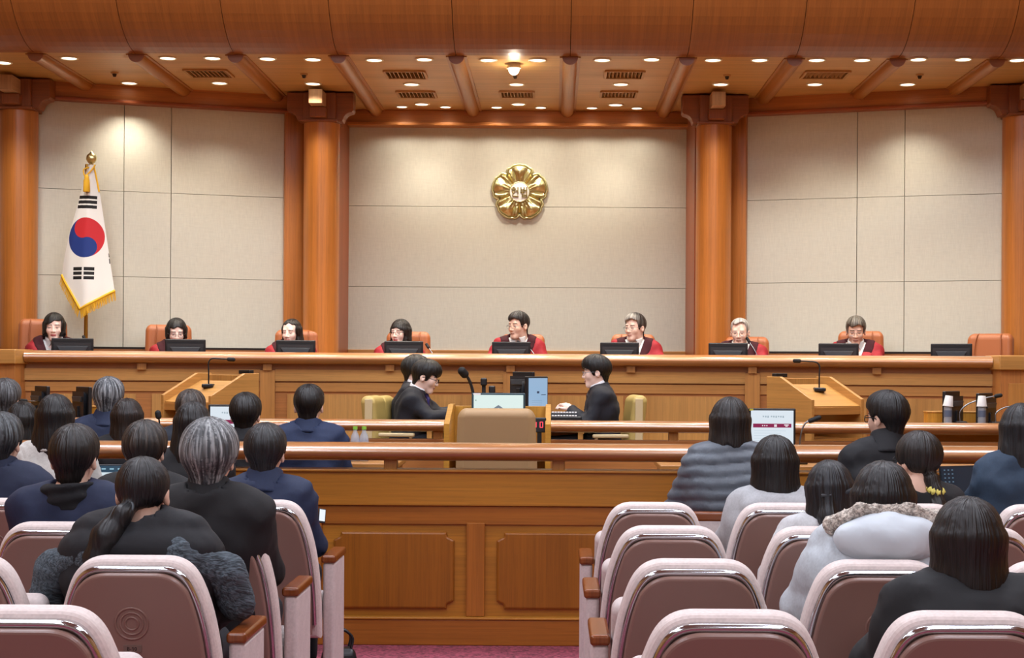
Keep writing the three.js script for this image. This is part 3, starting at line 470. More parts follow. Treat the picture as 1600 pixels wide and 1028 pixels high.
// ---------------------------------------------------------------- emblem
{
  const d = 15.305, t = thing('wall_emblem', 'golden five-petal flower emblem with white centre on the middle wall', 'emblem', [PX(812, 301, d), PY(812, 301, d), -d]);
  const R = 0.27, H = Math.PI / 5;
  for (let k = 0; k < 5; k++) {
    const pos = [], idx = [], nu = 28, nv = 24;
    for (let j = 0; j <= nv; j++) for (let i = 0; i <= nu; i++) {
      const s = i / nu * 2 - 1, q = j / nv, as = Math.abs(s), out = R * (1 - 0.2 * Math.pow(as, 5) - 0.035 * Math.exp(-Math.pow((as - 0.55) / 0.12, 2)) - 0.02 * as), rho = mix(0.085, out, q), a = s * H * 0.985;
      const bowl = Math.exp(-Math.pow((Math.hypot(s * 1.25, (q - 0.62) * 1.6)) / 0.5, 2)), side = Math.exp(-Math.pow((as - 0.78) / 0.14, 2)) * sst(0.15, 0.5, q) * (1 - sst(0.8, 1, q)), ray = (Math.exp(-Math.pow(s / 0.05, 2)) + 0.7 * Math.exp(-Math.pow((as - 0.33) / 0.05, 2))) * (1 - sst(0.25, 0.62, q));
      const z = 0.03 + 0.035 * bowl + 0.022 * side + 0.018 * ray - 0.016 * Math.pow(as, 8) - 0.012 * Math.exp(-Math.pow((as - 0.56) / 0.07, 2)) * sst(0.2, 0.5, q);
      const edge = q > 0.96 ? -0.03 * (q - 0.96) / 0.04 : 0;
      pos.push(rho * Math.sin(a), rho * Math.cos(a), Math.max(0.0, z + edge));
    }
    for (let j = 0; j < nv; j++) for (let i = 0; i < nu; i++) { const a = j * (nu + 1) + i, b = a + 1, c = a + nu + 1, e = c + 1; idx.push(a, b, c, b, e, c); }
    const g = new THREE.BufferGeometry(); g.setAttribute('position', new THREE.Float32BufferAttribute(pos, 3)); g.setIndex(idx); g.rotateZ(-k * 2 * H); 
    const w = g.clone(); const ix = Array.from(w.index.array); for (let q = 0; q < ix.length; q += 3) { const m = ix[q]; ix[q] = ix[q + 1]; ix[q + 1] = m; } w.setIndex(ix);
    w.computeVertexNormals(); part('petal', w, M.gold, t);
    const rim = []; for (let i = 0; i <= 28; i++) { const s = i / 28 * 2 - 1, as = Math.abs(s), o = (R + 0.008) * (1 - 0.2 * Math.pow(as, 5) - 0.035 * Math.exp(-Math.pow((as - 0.55) / 0.12, 2)) - 0.02 * as), a = s * H - 0 + k * 2 * H; rim.push([o * Math.sin(a), o * Math.cos(a), 0.014]); }
    part('petal_rim', tube(rim, 0.011, 56, 8), M.gold, t);
  }
  const bk = cyl(0.2, 0.2, 0.02, 0, 0, 0, 40); bk.rotateX(Math.PI / 2); bk.translate(0, 0, 0.01); part('backplate', bk, M.brass, t);
  const dsk = lathe([[0, 0.066], [0.092, 0.066], [0.096, 0.06], [0.096, 0.0]], 48); dsk.rotateX(Math.PI / 2); part('centre_disc', dsk, M.white, t);
  const ring = new THREE.TorusGeometry(0.097, 0.007, 8, 48); ring.translate(0, 0, 0.06); part('centre_ring', ring, M.gold, t);
  const z = 0.07, LS = 1.18, st = (x0, y0, x1, y1) => { const L = Math.hypot(x1 - x0, y1 - y0) + 0.006, g = bx(L, 0.0085, 0.01); g.rotateZ(Math.atan2(y1 - y0, x1 - x0)); g.translate((x0 + x1) / 2, (y0 + y1) / 2, z); g.scale(LS, LS, 1); return buv(g); };
  const ci = (x, y, r) => { const g = new THREE.TorusGeometry(r, 0.004, 6, 20); g.translate(x, y, z); g.scale(LS, LS, 1); return buv(g); };
  part('lettering', [st(-0.057, 0.036, -0.043, 0.036), st(-0.066, 0.024, -0.032, 0.024), ci(-0.05, 0.004, 0.011), st(-0.02, 0.008, -0.03, 0.008), st(-0.014, 0.036, -0.014, -0.016), st(-0.056, -0.014, -0.056, -0.037), st(-0.056, -0.037, -0.012, -0.037),
    st(0.012, 0.036, 0.012, -0.004), st(0.038, 0.036, 0.038, -0.004), st(0.012, 0.017, 0.038, 0.017), st(0.012, -0.004, 0.038, -0.004), st(0.04, 0.012, 0.056, 0.012), st(0.06, 0.038, 0.06, -0.01), st(0.022, -0.016, 0.022, -0.042), st(0.06, -0.016, 0.06, -0.042), st(0.022, -0.028, 0.06, -0.028), st(0.022, -0.042, 0.06, -0.042)], std('#857436', 0.5), t);
}
// ---------------------------------------------------------------- flag on its pole
{
  const d = 13.55, S = d / FOC, X0 = PX(137, 380, d), t = thing('flag', 'white flag with red and blue circle and gold fringe draped on a brass pole', 'flag', [X0, DAIS, -d]);
  const fx = px => (px - 137) * S, fy = py => PY(137, py, d) - DAIS;
  part('pole', cyl(0.016, 0.018, fy(256), -0.02, fy(256) / 2, -0.03, 16), M.brass, t);
  part('pole_base', lathe([[0, 0], [0.17, 0], [0.17, 0.03], [0.1, 0.06], [0.035, 0.09], [0.03, 0.16], [0.02, 0.18]], 32).translate(-0.02, 0, -0.03), M.brass, t);
  const fin = lathe([[0, 0], [0.02, 0], [0.014, 0.03], [0.022, 0.05], [0.016, 0.06], [0.03, 0.07], [0.043, 0.09], [0.046, 0.11], [0.04, 0.135], [0.022, 0.15], [0.008, 0.165], [0.0, 0.18]], 24); fin.translate(fx(141), fy(266), -0.02); part('finial', fin, M.gold, t);
  // print laid out in the flag's own plane
  const bxp = [92, 250, 186, 492];
  const ftex = tex(512, 1024, (u, v) => {
    const x = mix(bxp[0], bxp[2], u), y = mix(bxp[3], bxp[1], v), W = [0.95, 0.95, 0.94], K = [0.05, 0.05, 0.06];
    const sk = (y - 316) * 0.0;
    for (const [i, y0] of [[0, 306.5], [1, 314], [2, 321.5]].map(q => q)) { const yy = y - 0.03 * (x - 136) ; const xl = 124 - i * 1.2, xr = 152.5; if (yy > y0 && yy < y0 + 5 && x > xl && x < xr) return K; }
    for (const [i, y0] of [[0, 418.5], [1, 425.5], [2, 432.5]]) { if (y > y0 && y < y0 + 5 && x > 118.5 && x < 151.5 && Math.abs(x - 135) > 1.6) return K; }
    for (const i of [0, 1, 2]) { const xx = x - 169.5 - i * 1.9 - (y - 396) * 0.12; if (xx > 0 && xx < 1.1 && y > 396 + i * 2 && y < 412 && Math.abs(y - 403) > 0.9) return K; }
    const cx = (x - 136.3) / 28, cy = (y - 372) / 31.2, r2 = cx * cx + cy * cy;
    if (r2 < 1) {
      const ca = Math.cos(1.28), sa = Math.sin(1.28), a = cx * ca + cy * sa, b = -cx * sa + cy * ca;   // a along the axis (upper left to lower right), b across (negative = upper right)
      let red = b < 0; if ((a + 0.5) * (a + 0.5) + b * b < 0.25) red = true; if ((a - 0.5) * (a - 0.5) + b * b < 0.25) red = false;
      return red ? [0.80, 0.13, 0.17] : [0.07, 0.2, 0.52];
    }
    return W;
  });
  const cloth = std('#ececea', 0.75, { map: ftex });
  const prof = (tab, q) => { for (let i = 1; i < tab.length; i++) if (q <= tab[i][0]) return mix(tab[i - 1][1], tab[i][1], (q - tab[i - 1][0]) / (tab[i][0] - tab[i - 1][0])); return tab[tab.length - 1][1]; };
  const left = [[258, 137], [275, 132], [300, 126], [330, 118], [370, 107], [400, 101], [432, 96.5], [500, 97]], right = [[258, 147], [285, 153], [330, 160], [380, 168], [420, 174], [456, 180], [500, 180]];
  const bottom = u => u < 0.43 ? mix(432, 486, u / 0.43) : mix(486, 456, (u - 0.43) / 0.57);
  const bulge = (u, q) => (0.03 + 0.09 * q) * Math.sin(Math.PI * clamp(u, 0, 1)) + 0.012 * q * Math.sin(u * 13 + 1) * Math.sin(Math.PI * u);
  const side = f => {
    const g = new THREE.PlaneGeometry(1, 1, 30, 44), p = g.attributes.position, uv = g.attributes.uv;
    for (let i = 0; i < p.count; i++) {
      const u = p.getX(i) + 0.5, q = 0.5 - p.getY(i), y = mix(258, bottom(u), q), x = mix(prof(left, y), prof(right, y), u);
      p.setXYZ(i, fx(x), fy(y), f * bulge(u, q)); uv.setXY(i, (x - bxp[0]) / (bxp[2] - bxp[0]), 1 - (y - bxp[1]) / (bxp[3] - bxp[1]));
    }
    if (f < 0) { const a = g.index.array; for (let i = 0; i < a.length; i += 3) { const m = a[i]; a[i] = a[i + 1]; a[i + 1] = m; } }
    g.computeVertexNormals(); return g;
  };
  part('cloth', [side(1), side(-0.75)], cloth, t);
  const fr = [], band = []; 
  for (let k = 0; k <= 74; k++) { const u = k / 74, y = bottom(u), x = mix(97, 180, u), len = (0.075 + 0.012 * rnd()), z = bulge(u, 1) + 0.004; const g = new THREE.CylinderGeometry(0.0045, 0.0025, len, 5); g.translate(0, -len / 2, 0); g.rotateZ((u < 0.43 ? -0.25 : 0.12) + (rnd() - 0.5) * 0.12); g.translate(fx(x), fy(y - 2), z); fr.push(g); band.push([fx(x), fy(y - 2), z]); }
  part('gold_fringe', fr, M.goldcloth, t); part('fringe_braid', tube(band, 0.012, 90, 6), M.goldcloth, t);
  part('edge_braid', tube([[fx(147), fy(262), 0.01], [fx(151), fy(280), 0.012], [fx(155), fy(300), 0.01]], 0.008, 20, 6), M.goldcloth, t);
  const ts = lathe([[0, 0], [0.03, 0], [0.026, 0.1], [0.018, 0.115], [0.022, 0.13], [0.01, 0.15], [0, 0.155]], 16); ts.translate(fx(138.5), fy(301), 0.07); part('tassel', ts, M.goldcloth, t);
  part('tassel_cord', tube([[fx(140), fy(262), 0.03], [fx(133), fy(266), 0.05], [fx(136), fy(276), 0.07], [fx(144), fy(268), 0.05], [fx(149), fy(258), 0.02]], 0.007, 30, 6), M.goldcloth, t);
}
// ---------------------------------------------------------------- public seats (front of the seat is local -z)
const ROWD = { A: 6.7, B: 5.7, C: 4.7, D: 3.7 };
function backShape(k) { // k shrinks the outline
  const s = new THREE.Shape(), w = 0.262 - k, w1 = 0.222 - k, tp = 0.925 - k, b = 0.3 + k;
  s.moveTo(-w, b); s.bezierCurveTo(-w - 0.004, 0.55, -w1 - 0.03, 0.72, -w1 + 0.015, 0.83); s.bezierCurveTo(-w1 + 0.035, tp - 0.02, -w1 + 0.06, tp, -w1 + 0.11, tp); s.lineTo(w1 - 0.11, tp); s.bezierCurveTo(w1 - 0.06, tp, w1 - 0.035, tp - 0.02, w1 - 0.015, 0.83); s.bezierCurveTo(w1 + 0.03, 0.72, w + 0.004, 0.55, w, b); s.lineTo(-w, b); return s;
}
const seatG = {};
{
  let g = extr(backShape(0.024), 0.03, 0.024, 4); g.translate(0, 0, -0.062); seatG.cushion = buv(g);
  g = extr(backShape(0.043), 0.008, 0.01, 3); g.translate(0, 0, 0.014); seatG.shell = g;
  const pts = backShape(0.026).getPoints(14).filter(p => p.y > 0.34).map(p => [p.x, p.y, 0.004]); seatG.chrome = tube(pts, 0.011, 120, 8);
  seatG.rings = [0.02, 0.035, 0.05].map(r => new THREE.TorusGeometry(r, 0.0035, 6, 32));
  g = new RoundedBoxGeometry(0.5, 0.1, 0.46, 4, 0.04); seatG.pad = buv(g);
  seatG.arm = buv(new RoundedBoxGeometry(0.065, 0.035, 0.36, 3, 0.012), 'z');
  seatG.armSide = buv(new RoundedBoxGeometry(0.052, 0.52, 0.34, 3, 0.015));
}
const rowName = { A: 'fourth row from the camera', B: 'third row from the camera', C: 'second row from the camera', D: 'nearest row' };
function seat(row, x, side, k, used) {
  const place = k === 0 ? 'at the aisle' : ['', 'second', 'third', 'fourth'][k] + ' from the aisle';
  const t = thing('theatre_seat', `pink brown-backed public seat, ${side} block, ${rowName[row]}, ${place}`, 'seat', [x, 0, -ROWD[row] - 0.12], 0, 'public seats in rows');
  const b = new THREE.Group(); b.name = 'backrest'; b.position.y = 0.3; b.rotation.x = 0.17; t.add(b);
  for (const [n, g, m] of [['cushion', seatG.cushion, M.pink], ['shell', seatG.shell, M.shell], ['chrome_trim', seatG.chrome, M.chrome]]) { const q = part(n, g, m, b); q.position.y = -0.3; }
  for (const y of [0.735, 0.575, 0.415]) for (const g of seatG.rings) { const q = part('embossed_ring', g, M.shell, b); q.position.set(0, y - 0.3, 0.032); }
  if (row === 'C' && side === 'left' && k === 0) part('number_plate', new THREE.BoxGeometry(0.055, 0.022, 0.003).translate(0.0, 0.355, 0.0335), std('#8a7a74', 0.5, { map: canvasTex(128, 48, c => { c.fillStyle = '#d8ccc4'; c.fillRect(0, 0, 128, 48); c.fillStyle = '#2a2020'; c.font = 'bold 36px sans-serif'; c.fillText('B-10', 22, 37); }) }), b);
  const pad = part('seat_pad', seatG.pad, M.mauve, t); if (used) pad.position.set(0, 0.4, -0.3); else { pad.position.set(0, 0.56, -0.16); pad.rotation.x = -1.25; }
  for (const s of [-1, 1]) { const q = part('armrest', seatG.arm, M.seatwood, t); q.position.set(s * 0.286, 0.65, -0.24); const p = part('side_panel', seatG.armSide, M.mauve, t); p.position.set(s * 0.286, 0.375, -0.24); part('foot', bx(0.05, 0.12, 0.3, s * 0.286, 0.06, -0.24), M.black2, t); if (s > 0 && k >= 0) break; }
  return t;
}
for (const [row, n] of [['A', 4], ['B', 3], ['C', 3], ['D', 2]]) for (let k = 0; k < n; k++) seat(row, 0.81 + 0.574 * k, 'right', k, { A: [0, 1, 1, 0], B: [0, 1, 0], C: [0, 1, 0], D: [0, 1] }[row][k]);
for (const [row, n] of [['A', 3], ['B', 2], ['C', 2], ['D', 1]]) for (let k = 0; k < n; k++) seat(row, -0.92 - 0.574 * k, 'left', k, { A: [1, 1, 1], B: [1, 1], C: [1, 0], D: [0] }[row][k]);
function woodChair(label, x, d, floor, group, o = {}) {  // faces -z
  const t = thing('wooden_chair', label, 'chair', [x, floor, -d], 0, group), h = o.h || 0.84;
  part('seat', new RoundedBoxGeometry(0.44, 0.06, 0.44, 3, 0.02).translate(0, 0.44, -0.05), o.mat || M.mauve, t);
  part('backrest', new RoundedBoxGeometry(0.42, h - 0.56, 0.04, 3, 0.015).translate(0, (h + 0.5) / 2, 0.18), o.mat || M.mauve, t);
  part('top_rail', buv(new RoundedBoxGeometry(0.46, 0.05, 0.05, 3, 0.015).translate(0, h - 0.025, 0.18), 'x'), M.seatwood, t);
  for (const a of [-1, 1]) for (const b of [-0.24, 0.15]) part('leg', bx(0.035, b > 0 ? h - 0.03 : 0.42, 0.035, a * 0.2, (b > 0 ? h - 0.03 : 0.42) / 2, b, 0.005), M.seatwood, t);
}
// ---------------------------------------------------------------- people: fields of tapered capsules meshed with surface nets
function surfaceNets(f, lo, hi, c, colorFn) {
  const nx = Math.ceil((hi[0] - lo[0]) / c) + 1, ny = Math.ceil((hi[1] - lo[1]) / c) + 1, nz = Math.ceil((hi[2] - lo[2]) / c) + 1;
  const val = new Float32Array(nx * ny * nz), B = 4, I = (i, j, k) => (k * ny + j) * nx + i, reach = B * c * 0.87 * 1.5 + c * 1.5 + 0.012;
  for (let k0 = 0; k0 < nz; k0 += B) for (let j0 = 0; j0 < ny; j0 += B) for (let i0 = 0; i0 < nx; i0 += B) {
    const h = (B - 1) / 2 * c, d = f(lo[0] + i0 * c + h, lo[1] + j0 * c + h, lo[2] + k0 * c + h), far = Math.abs(d) > reach;
    for (let k = k0; k < Math.min(nz, k0 + B); k++) for (let j = j0; j < Math.min(ny, j0 + B); j++) for (let i = i0; i < Math.min(nx, i0 + B); i++) val[I(i, j, k)] = far ? d : f(lo[0] + i * c, lo[1] + j * c, lo[2] + k * c);
  }
  const vid = new Int32Array(nx * ny * nz).fill(-1), pos = [], idx = [];
  const E = [[0, 1], [2, 3], [4, 5], [6, 7], [0, 2], [1, 3], [4, 6], [5, 7], [0, 4], [1, 5], [2, 6], [3, 7]];
  const cv = new Float32Array(8);
  for (let k = 0; k < nz - 1; k++) for (let j = 0; j < ny - 1; j++) for (let i = 0; i < nx - 1; i++) {
    let m = 0; for (let q = 0; q < 8; q++) { cv[q] = val[I(i + (q & 1), j + (q >> 1 & 1), k + (q >> 2))]; if (cv[q] < 0) m |= 1 << q; }
    if (m === 0 || m === 255) continue;
    let x = 0, y = 0, z = 0, n = 0;
    for (const [a, b] of E) { if ((cv[a] < 0) === (cv[b] < 0)) continue; const t = cv[a] / (cv[a] - cv[b]); x += (a & 1) + t * ((b & 1) - (a & 1)); y += (a >> 1 & 1) + t * ((b >> 1 & 1) - (a >> 1 & 1)); z += (a >> 2) + t * ((b >> 2) - (a >> 2)); n++; }
    vid[I(i, j, k)] = pos.length / 3; pos.push(lo[0] + (i + x / n) * c, lo[1] + (j + y / n) * c, lo[2] + (k + z / n) * c);
  }
  for (let k = 1; k < nz - 1; k++) for (let j = 1; j < ny - 1; j++) for (let i = 1; i < nx - 1; i++) {
    const s = val[I(i, j, k)] < 0, quad = (a, b, c2, d) => { if (a < 0 || b < 0 || c2 < 0 || d < 0) return; s ? idx.push(a, b, c2, a, c2, d) : idx.push(a, c2, b, a, d, c2); };
    if (s !== (val[I(i + 1, j, k)] < 0)) quad(vid[I(i, j - 1, k - 1)], vid[I(i, j, k - 1)], vid[I(i, j, k)], vid[I(i, j - 1, k)]);
    if (s !== (val[I(i, j + 1, k)] < 0)) quad(vid[I(i - 1, j, k - 1)], vid[I(i - 1, j, k)], vid[I(i, j, k)], vid[I(i, j, k - 1)]);
    if (s !== (val[I(i, j, k + 1)] < 0)) quad(vid[I(i - 1, j - 1, k)], vid[I(i, j - 1, k)], vid[I(i, j, k)], vid[I(i - 1, j, k)]);
  }
  const g = new THREE.BufferGeometry(); g.setAttribute('position', new THREE.Float32BufferAttribute(pos, 3)); g.setIndex(idx); g.computeVertexNormals();
  const n = pos.length / 3, uv = new Float32Array(n * 2), col = new Float32Array(n * 3);
  for (let i = 0; i < n; i++) { const x = pos[3 * i], y = pos[3 * i + 1], z = pos[3 * i + 2]; uv[2 * i] = x + z * 0.7; uv[2 * i + 1] = y + z * 0.3; if (colorFn) { const q = colorFn(x, y, z); col[3 * i] = q[0]; col[3 * i + 1] = q[1]; col[3 * i + 2] = q[2]; } }
  g.setAttribute('uv', new THREE.BufferAttribute(uv, 2)); if (colorFn) g.setAttribute('color', new THREE.BufferAttribute(col, 3));
  return g;
}
const smin = (a, b, k) => { const h = Math.max(k - Math.abs(a - b), 0) / k; return Math.min(a, b) - h * h * k * 0.25; };
const smax = (a, b, k) => -smin(-a, -b, k);
function cap(x, y, z, a, b, ra, rb) {
  const bx_ = b[0] - a[0], by = b[1] - a[1], bz = b[2] - a[2], px = x - a[0], py = y - a[1], pz = z - a[2], t = clamp((px * bx_ + py * by + pz * bz) / (bx_ * bx_ + by * by + bz * bz + 1e-9), 0, 1);
  return Math.hypot(px - bx_ * t, py - by * t, pz - bz * t) - (ra + (rb - ra) * t);
}
const ell = (x, y, z, c, r) => { const a = (x - c[0]) / r[0], b = (y - c[1]) / r[1], d = (z - c[2]) / r[2], k = Math.hypot(a, b, d), k2 = Math.hypot(a / r[0], b / r[1], d / r[2]); return k < 1e-6 ? -Math.min(...r) : k * (k - 1) / k2; };
const lin = h => { const c = new THREE.Color(h); return [c.r, c.g, c.b]; };
// head in its own frame: origin between the eyes' height and the skull centre, +z is the face
function headField(x, y, z, o) {
  let d = ell(x, y, z, [0, 0.034, -0.014], [0.076, 0.086, 0.096]);
  d = smin(d, ell(x, y, z, [0, -0.045, 0.022], [0.055 * o.jaw, 0.07, 0.066]), 0.035);
  d = smin(d, cap(x, y, z, [-0.012, -0.1, 0.062], [0.012, -0.1, 0.062], 0.019, 0.019), 0.03);
  const ax = Math.abs(x);
  d = smin(d, Math.hypot(ax - 0.035 * o.jaw, y + 0.026, z - 0.055) - 0.025, 0.025);
  d = smin(d, Math.hypot(ax - 0.03, y - 0.022, (z - 0.07) ) - 0.017, 0.02);           // brow
  d = smax(d, -(ell(ax, y, z, [0.031, 0.0, 0.1], [0.02, 0.011, 0.016])), 0.012);       // sockets
  d = smin(d, Math.hypot(ax - 0.031, y + 0.001, z - 0.073) - 0.0125, 0.004);           // eyeballs under the lids
  d = smin(d, cap(x, y, z, [0, 0.006, 0.083], [0, -0.032, 0.1], 0.007, 0.011), 0.012); // nose
  d = smin(d, Math.hypot(ax - 0.011, y + 0.036, z - 0.092) - 0.008, 0.008);
  d = smin(d, cap(ax, y, z, [0, -0.061, 0.087], [0.018, -0.063, 0.078], 0.0065, 0.004), 0.006);
  d = smin(d, cap(ax, y, z, [0, -0.071, 0.085], [0.015, -0.07, 0.078], 0.0065, 0.004), 0.006);
  d = smin(d, ell(ax, y, z, [0.079, -0.008, -0.012], [0.011, 0.031, 0.02]), 0.012);
  d = smax(d, -ell(ax, y, z, [0.09, -0.004, -0.004], [0.008, 0.018, 0.011]), 0.006);
  return smin(d, cap(x, y, z, [0, -0.06, -0.03], [0, -0.19, -0.045], 0.053 * o.neck, 0.058 * o.neck), 0.03);
}
function hairField(x, y, z, h) {
  const v = h.vol || 0, ax = Math.abs(x), an = Math.atan2(x, z + 0.03);
  let d = ell(x, y, z, [0, 0.036, -0.018], [0.085 + v, 0.094 + v * 1.1, 0.104 + v]);
  if (h.style === 'short') {
    d = smin(d, ell(x, y, z, [0, 0.07, 0.015], [0.072 + v, 0.062 + v, 0.085 + v]), 0.03);
    d = smin(d, ell(x, y, z, [0, -0.06, -0.042], [0.066, 0.062, 0.056]), 0.03);
    const yb = mix(mix((h.nape ?? -0.075) - 0.028, h.side ?? -0.02, sst(-0.08, -0.035, z)), (h.line ?? 0.06) + 0.012 * Math.sin(x * 60 + (h.ph || 0)), sst(0.02, 0.055, z));
    d += 0.006 * sst(0.03, -0.09, y);
    d = smax(d, yb - y, 0.012);
    d = smax(d, -ell(x, y, z, [0, -0.02, 0.105], [0.064, (h.line ?? 0.06) + 0.022, 0.066]), 0.01);
    d = smax(d, -ell(ax, y, z, [0.09, -0.018, -0.006], [0.03, 0.034, 0.026]), 0.008);
  } else {
    const L = h.len ?? -0.12, cx = 0.09 + v, cz = 0.095 + v;
    const cyl_ = (Math.hypot(x / (cx * (1 + 0.12 * sst(0, -0.12, y))), (z + 0.024) / (cz * (1 + 0.05 * sst(0, -0.12, y)))) - 1) * Math.min(cx, cz);
    d = smin(d, smax(smax(cyl_, y - 0.04, 0.02), (L + 0.012 * Math.sin(an * 7)) - y, 0.02), 0.03);
    if (h.style === 'long') d = smin(d, smax(ell(x, y, z, [0, -0.2, -0.06], [0.105 + v, 0.26, 0.058]), (h.tail ?? -0.34) - y, 0.03), 0.03);
    if (h.style === 'pony') { d = ell(x, y, z, [0, 0.034, -0.018], [0.086 + v, 0.094 + v, 0.104 + v]); d = smax(d, mix(-0.085, -0.02, sst(-0.05, -0.01, z)) - y, 0.02); }
    if (h.tailPts) for (let i = 0; i < h.tailPts.length - 1; i++) d = smin(d, cap(x, y, z, h.tailPts[i], h.tailPts[i + 1], h.tailPts[i][3], h.tailPts[i + 1][3]), 0.02);
    const ft = h.line ?? 0.05;                                               // top of the face opening
    if (!h.bang) d = smax(d, -ell(x, y, z, [h.part ?? 0, -0.07, 0.11], [0.07, ft + 0.07, 0.085]), 0.012);
    if (h.bang) d = smax(d, -smax(smax(Math.abs(x - (h.part ?? 0)) - h.bang, y - ft - 0.008 * Math.sin(x * 70 + 1) - (h.sweep || 0) * x, 0.014), 0.035 - z, 0.01), 0.008);
    if (h.open) d = smax(d, z - mix(h.open, 0.12, sst(-0.035, 0.06, y)), 0.02);
    if (h.below) d = smax(d, -smax(-(z - 0.0), y + 0.1, 0.01), 0.01);
  }
  return d - 0.001 * Math.sin(an * 52 + 3 * noise(x * 20, y * 9, z * 20)) - 0.003 * noise(an * 5, y * 7, 3.3) - 0.0012 * noise(x * 60, y * 16, z * 60);
}
const skinTone = { a: lin('#e6bda6'), b: lin('#edcab8'), c: lin('#deb097') };
function person(o) {
  const F = o.floor, H = o.top - F, sit = o.sit ?? 0.46, L = o.lean ?? -0.1, hs = o.hs ?? 1, w = o.w ?? 1, face = o.face, hd = o.head || {};
  const P = [0, sit + 0.095, 0], cl = Math.cos(L), sl = Math.sin(L), pitch = hd.pitch || 0;
  const T = (H - 0.128 * hs - 0.152 * hs - P[1]) / cl, sp = q => [0, P[1] + T * q * cl, T * q * sl], lat = (p, s) => [p[0] + s, p[1], p[2]];
  const wa = sp(0.34), ch = sp(0.68), sh = sp(0.9), nb = sp(1);
  const hc = [hd.dx || 0, nb[1] + 0.152 * hs - Math.max(0, pitch) * 0.03, nb[2] + (0.035 + (hd.dz || 0)) + Math.max(0, pitch) * 0.05];
  const root = thing('person', o.label, 'person', [0, 0, 0], o.yaw, o.group);
  // put the head where the photograph has it
  const cy = Math.cos(o.yaw), sy = Math.sin(o.yaw); root.position.set(o.x - (hc[0] * cy + hc[2] * sy), F, o.z - (-hc[0] * sy + hc[2] * cy));
  // arms
  const up = 0.29 * T / 0.5 * 1.0, fo = 0.26 * Math.max(0.92, Math.min(1.05, T / 0.5)), arms = [];
  for (const s of [-1, 1]) {
    const S = lat(sh, s * 0.165 * w); S[1] -= 0.01;
    let tg = o.hands ? o.hands[s < 0 ? 0 : 1] : [s * 0.1, sit + 0.19, 0.3];
    const Sv = V(...S), Tv = V(...tg); let dv = Tv.clone().sub(Sv), dl_ = dv.length(); const mx = (up + fo) * 0.985; if (dl_ > mx) { dv.multiplyScalar(mx / dl_); Tv.copy(Sv).add(dv); dl_ = mx; }
    const n = dv.clone().normalize(), pole = V(...(o.pole ? o.pole[s < 0 ? 0 : 1] : [s * 0.75, -0.55, -0.55])); pole.addScaledVector(n, -pole.dot(n)).normalize();
    const a = (up * up - fo * fo + dl_ * dl_) / (2 * dl_), hgt = Math.sqrt(Math.max(0, up * up - a * a)), E = Sv.clone().addScaledVector(n, a).addScaledVector(pole, hgt);
    arms.push({ s, S, E: E.toArray(), W: Tv.toArray(), dir: Tv.clone().sub(E).normalize() });
  }
  const legs = [-1, 1].map(s => ({ h: [s * 0.09, P[1] - 0.02, 0.02], k: [s * 0.12, sit + 0.07, 0.44], a: [s * 0.12, 0.1, 0.46 + (o.footZ || 0)], t: [s * 0.13, 0.045, 0.6 + (o.footZ || 0)] }));
  const torso = (x, y, z, e) => {
    let d = cap(x, y, z, lat(P, -0.075), lat(P, 0.075), 0.115 + e, 0.115 + e);
    d = smin(d, cap(x, y, z, lat(wa, -0.06 * w), lat(wa, 0.06 * w), 0.102 + e, 0.102 + e), 0.08);
    d = smin(d, cap(x, y, z, lat(ch, -0.085 * w), lat(ch, 0.085 * w), 0.112 + e, 0.112 + e), 0.08);
    d = smin(d, cap(x, y, z, lat(sh, -0.135 * w), lat(sh, 0.135 * w), 0.062 + e, 0.062 + e), 0.06);
    const ax = Math.abs(x); d = smin(d, cap(ax, y, z, [0.13 * w, sh[1] + 0.025, sh[2]], [0.025, nb[1] + 0.02, nb[2] - 0.01], 0.04 + e, 0.045 + e), 0.05);
    return d;
  };
  const armF = (x, y, z, e, cut, wide = 0) => { let d = 9; for (const a of arms) { d = Math.min(d, smin(cap(x, y, z, a.S, a.E, 0.052 + e, 0.043 + e + wide * 0.4), cap(x, y, z, a.E, a.E.map((v, i) => mix(v, a.W[i], cut)), 0.042 + e + wide * 0.4, 0.03 + e + wide), 0.02)); } return d; };
  const legF = (x, y, z, e) => { let d = 9; for (const l of legs) { d = Math.min(d, smin(cap(x, y, z, l.h, l.k, 0.088 + e, 0.06 + e), cap(x, y, z, l.k, l.a, 0.058 + e, 0.042 + e), 0.03)); } return d; };
  const neckLo = nb, skin = o.skin || skinTone.b, hairC = lin(o.hair.color || '#17130f'), lip = o.lip || lin('#c08b78');
  const maxZ = 0.78 + (o.footZ || 0), wx = 0.5, yTop = nb[1] + 0.1;
  const lo = [-0.42, 0.0, -0.36], hi = [0.42, yTop, maxZ];
  for (const a of arms) for (const q of [a.E, a.W]) for (const i of [0, 2]) { lo[i] = Math.min(lo[i], q[i] - 0.14); hi[i] = Math.max(hi[i], q[i] + 0.14); }
  // ---- body (one continuous surface, finer grids for the head and the hands)
  const neckP = [hc[0] * 0.6, nb[1] + 0.07, mix(nb[2], hc[2] - 0.03, 0.6)];
  const bodyF = (x, y, z) => { let d = smin(torso(x, y, z, 0), armF(x, y, z, -0.004, 1), 0.04); d = smin(d, legF(x, y, z, 0), 0.05); return smin(d, cap(x, y, z, [nb[0], nb[1] - 0.04, nb[2]], neckP, 0.06, 0.053), 0.03); };
  const geos = [], hm = new THREE.Matrix4().makeRotationFromEuler(new THREE.Euler(pitch, hd.yaw || 0, hd.roll || 0, 'YXZ')); hm.setPosition(...hc); hm.scale(V(hs, hs, hs));
  geos.push(surfaceNets(bodyF, lo, hi, 0.026, () => skin));
  const ho = { jaw: o.jaw || 1, neck: o.neck || 1 }, fc = face ? 0.0034 : 0.0065;
  const eyeOpen = o.eye ?? 0.004, brow = lin(o.brow || '#2a211c');
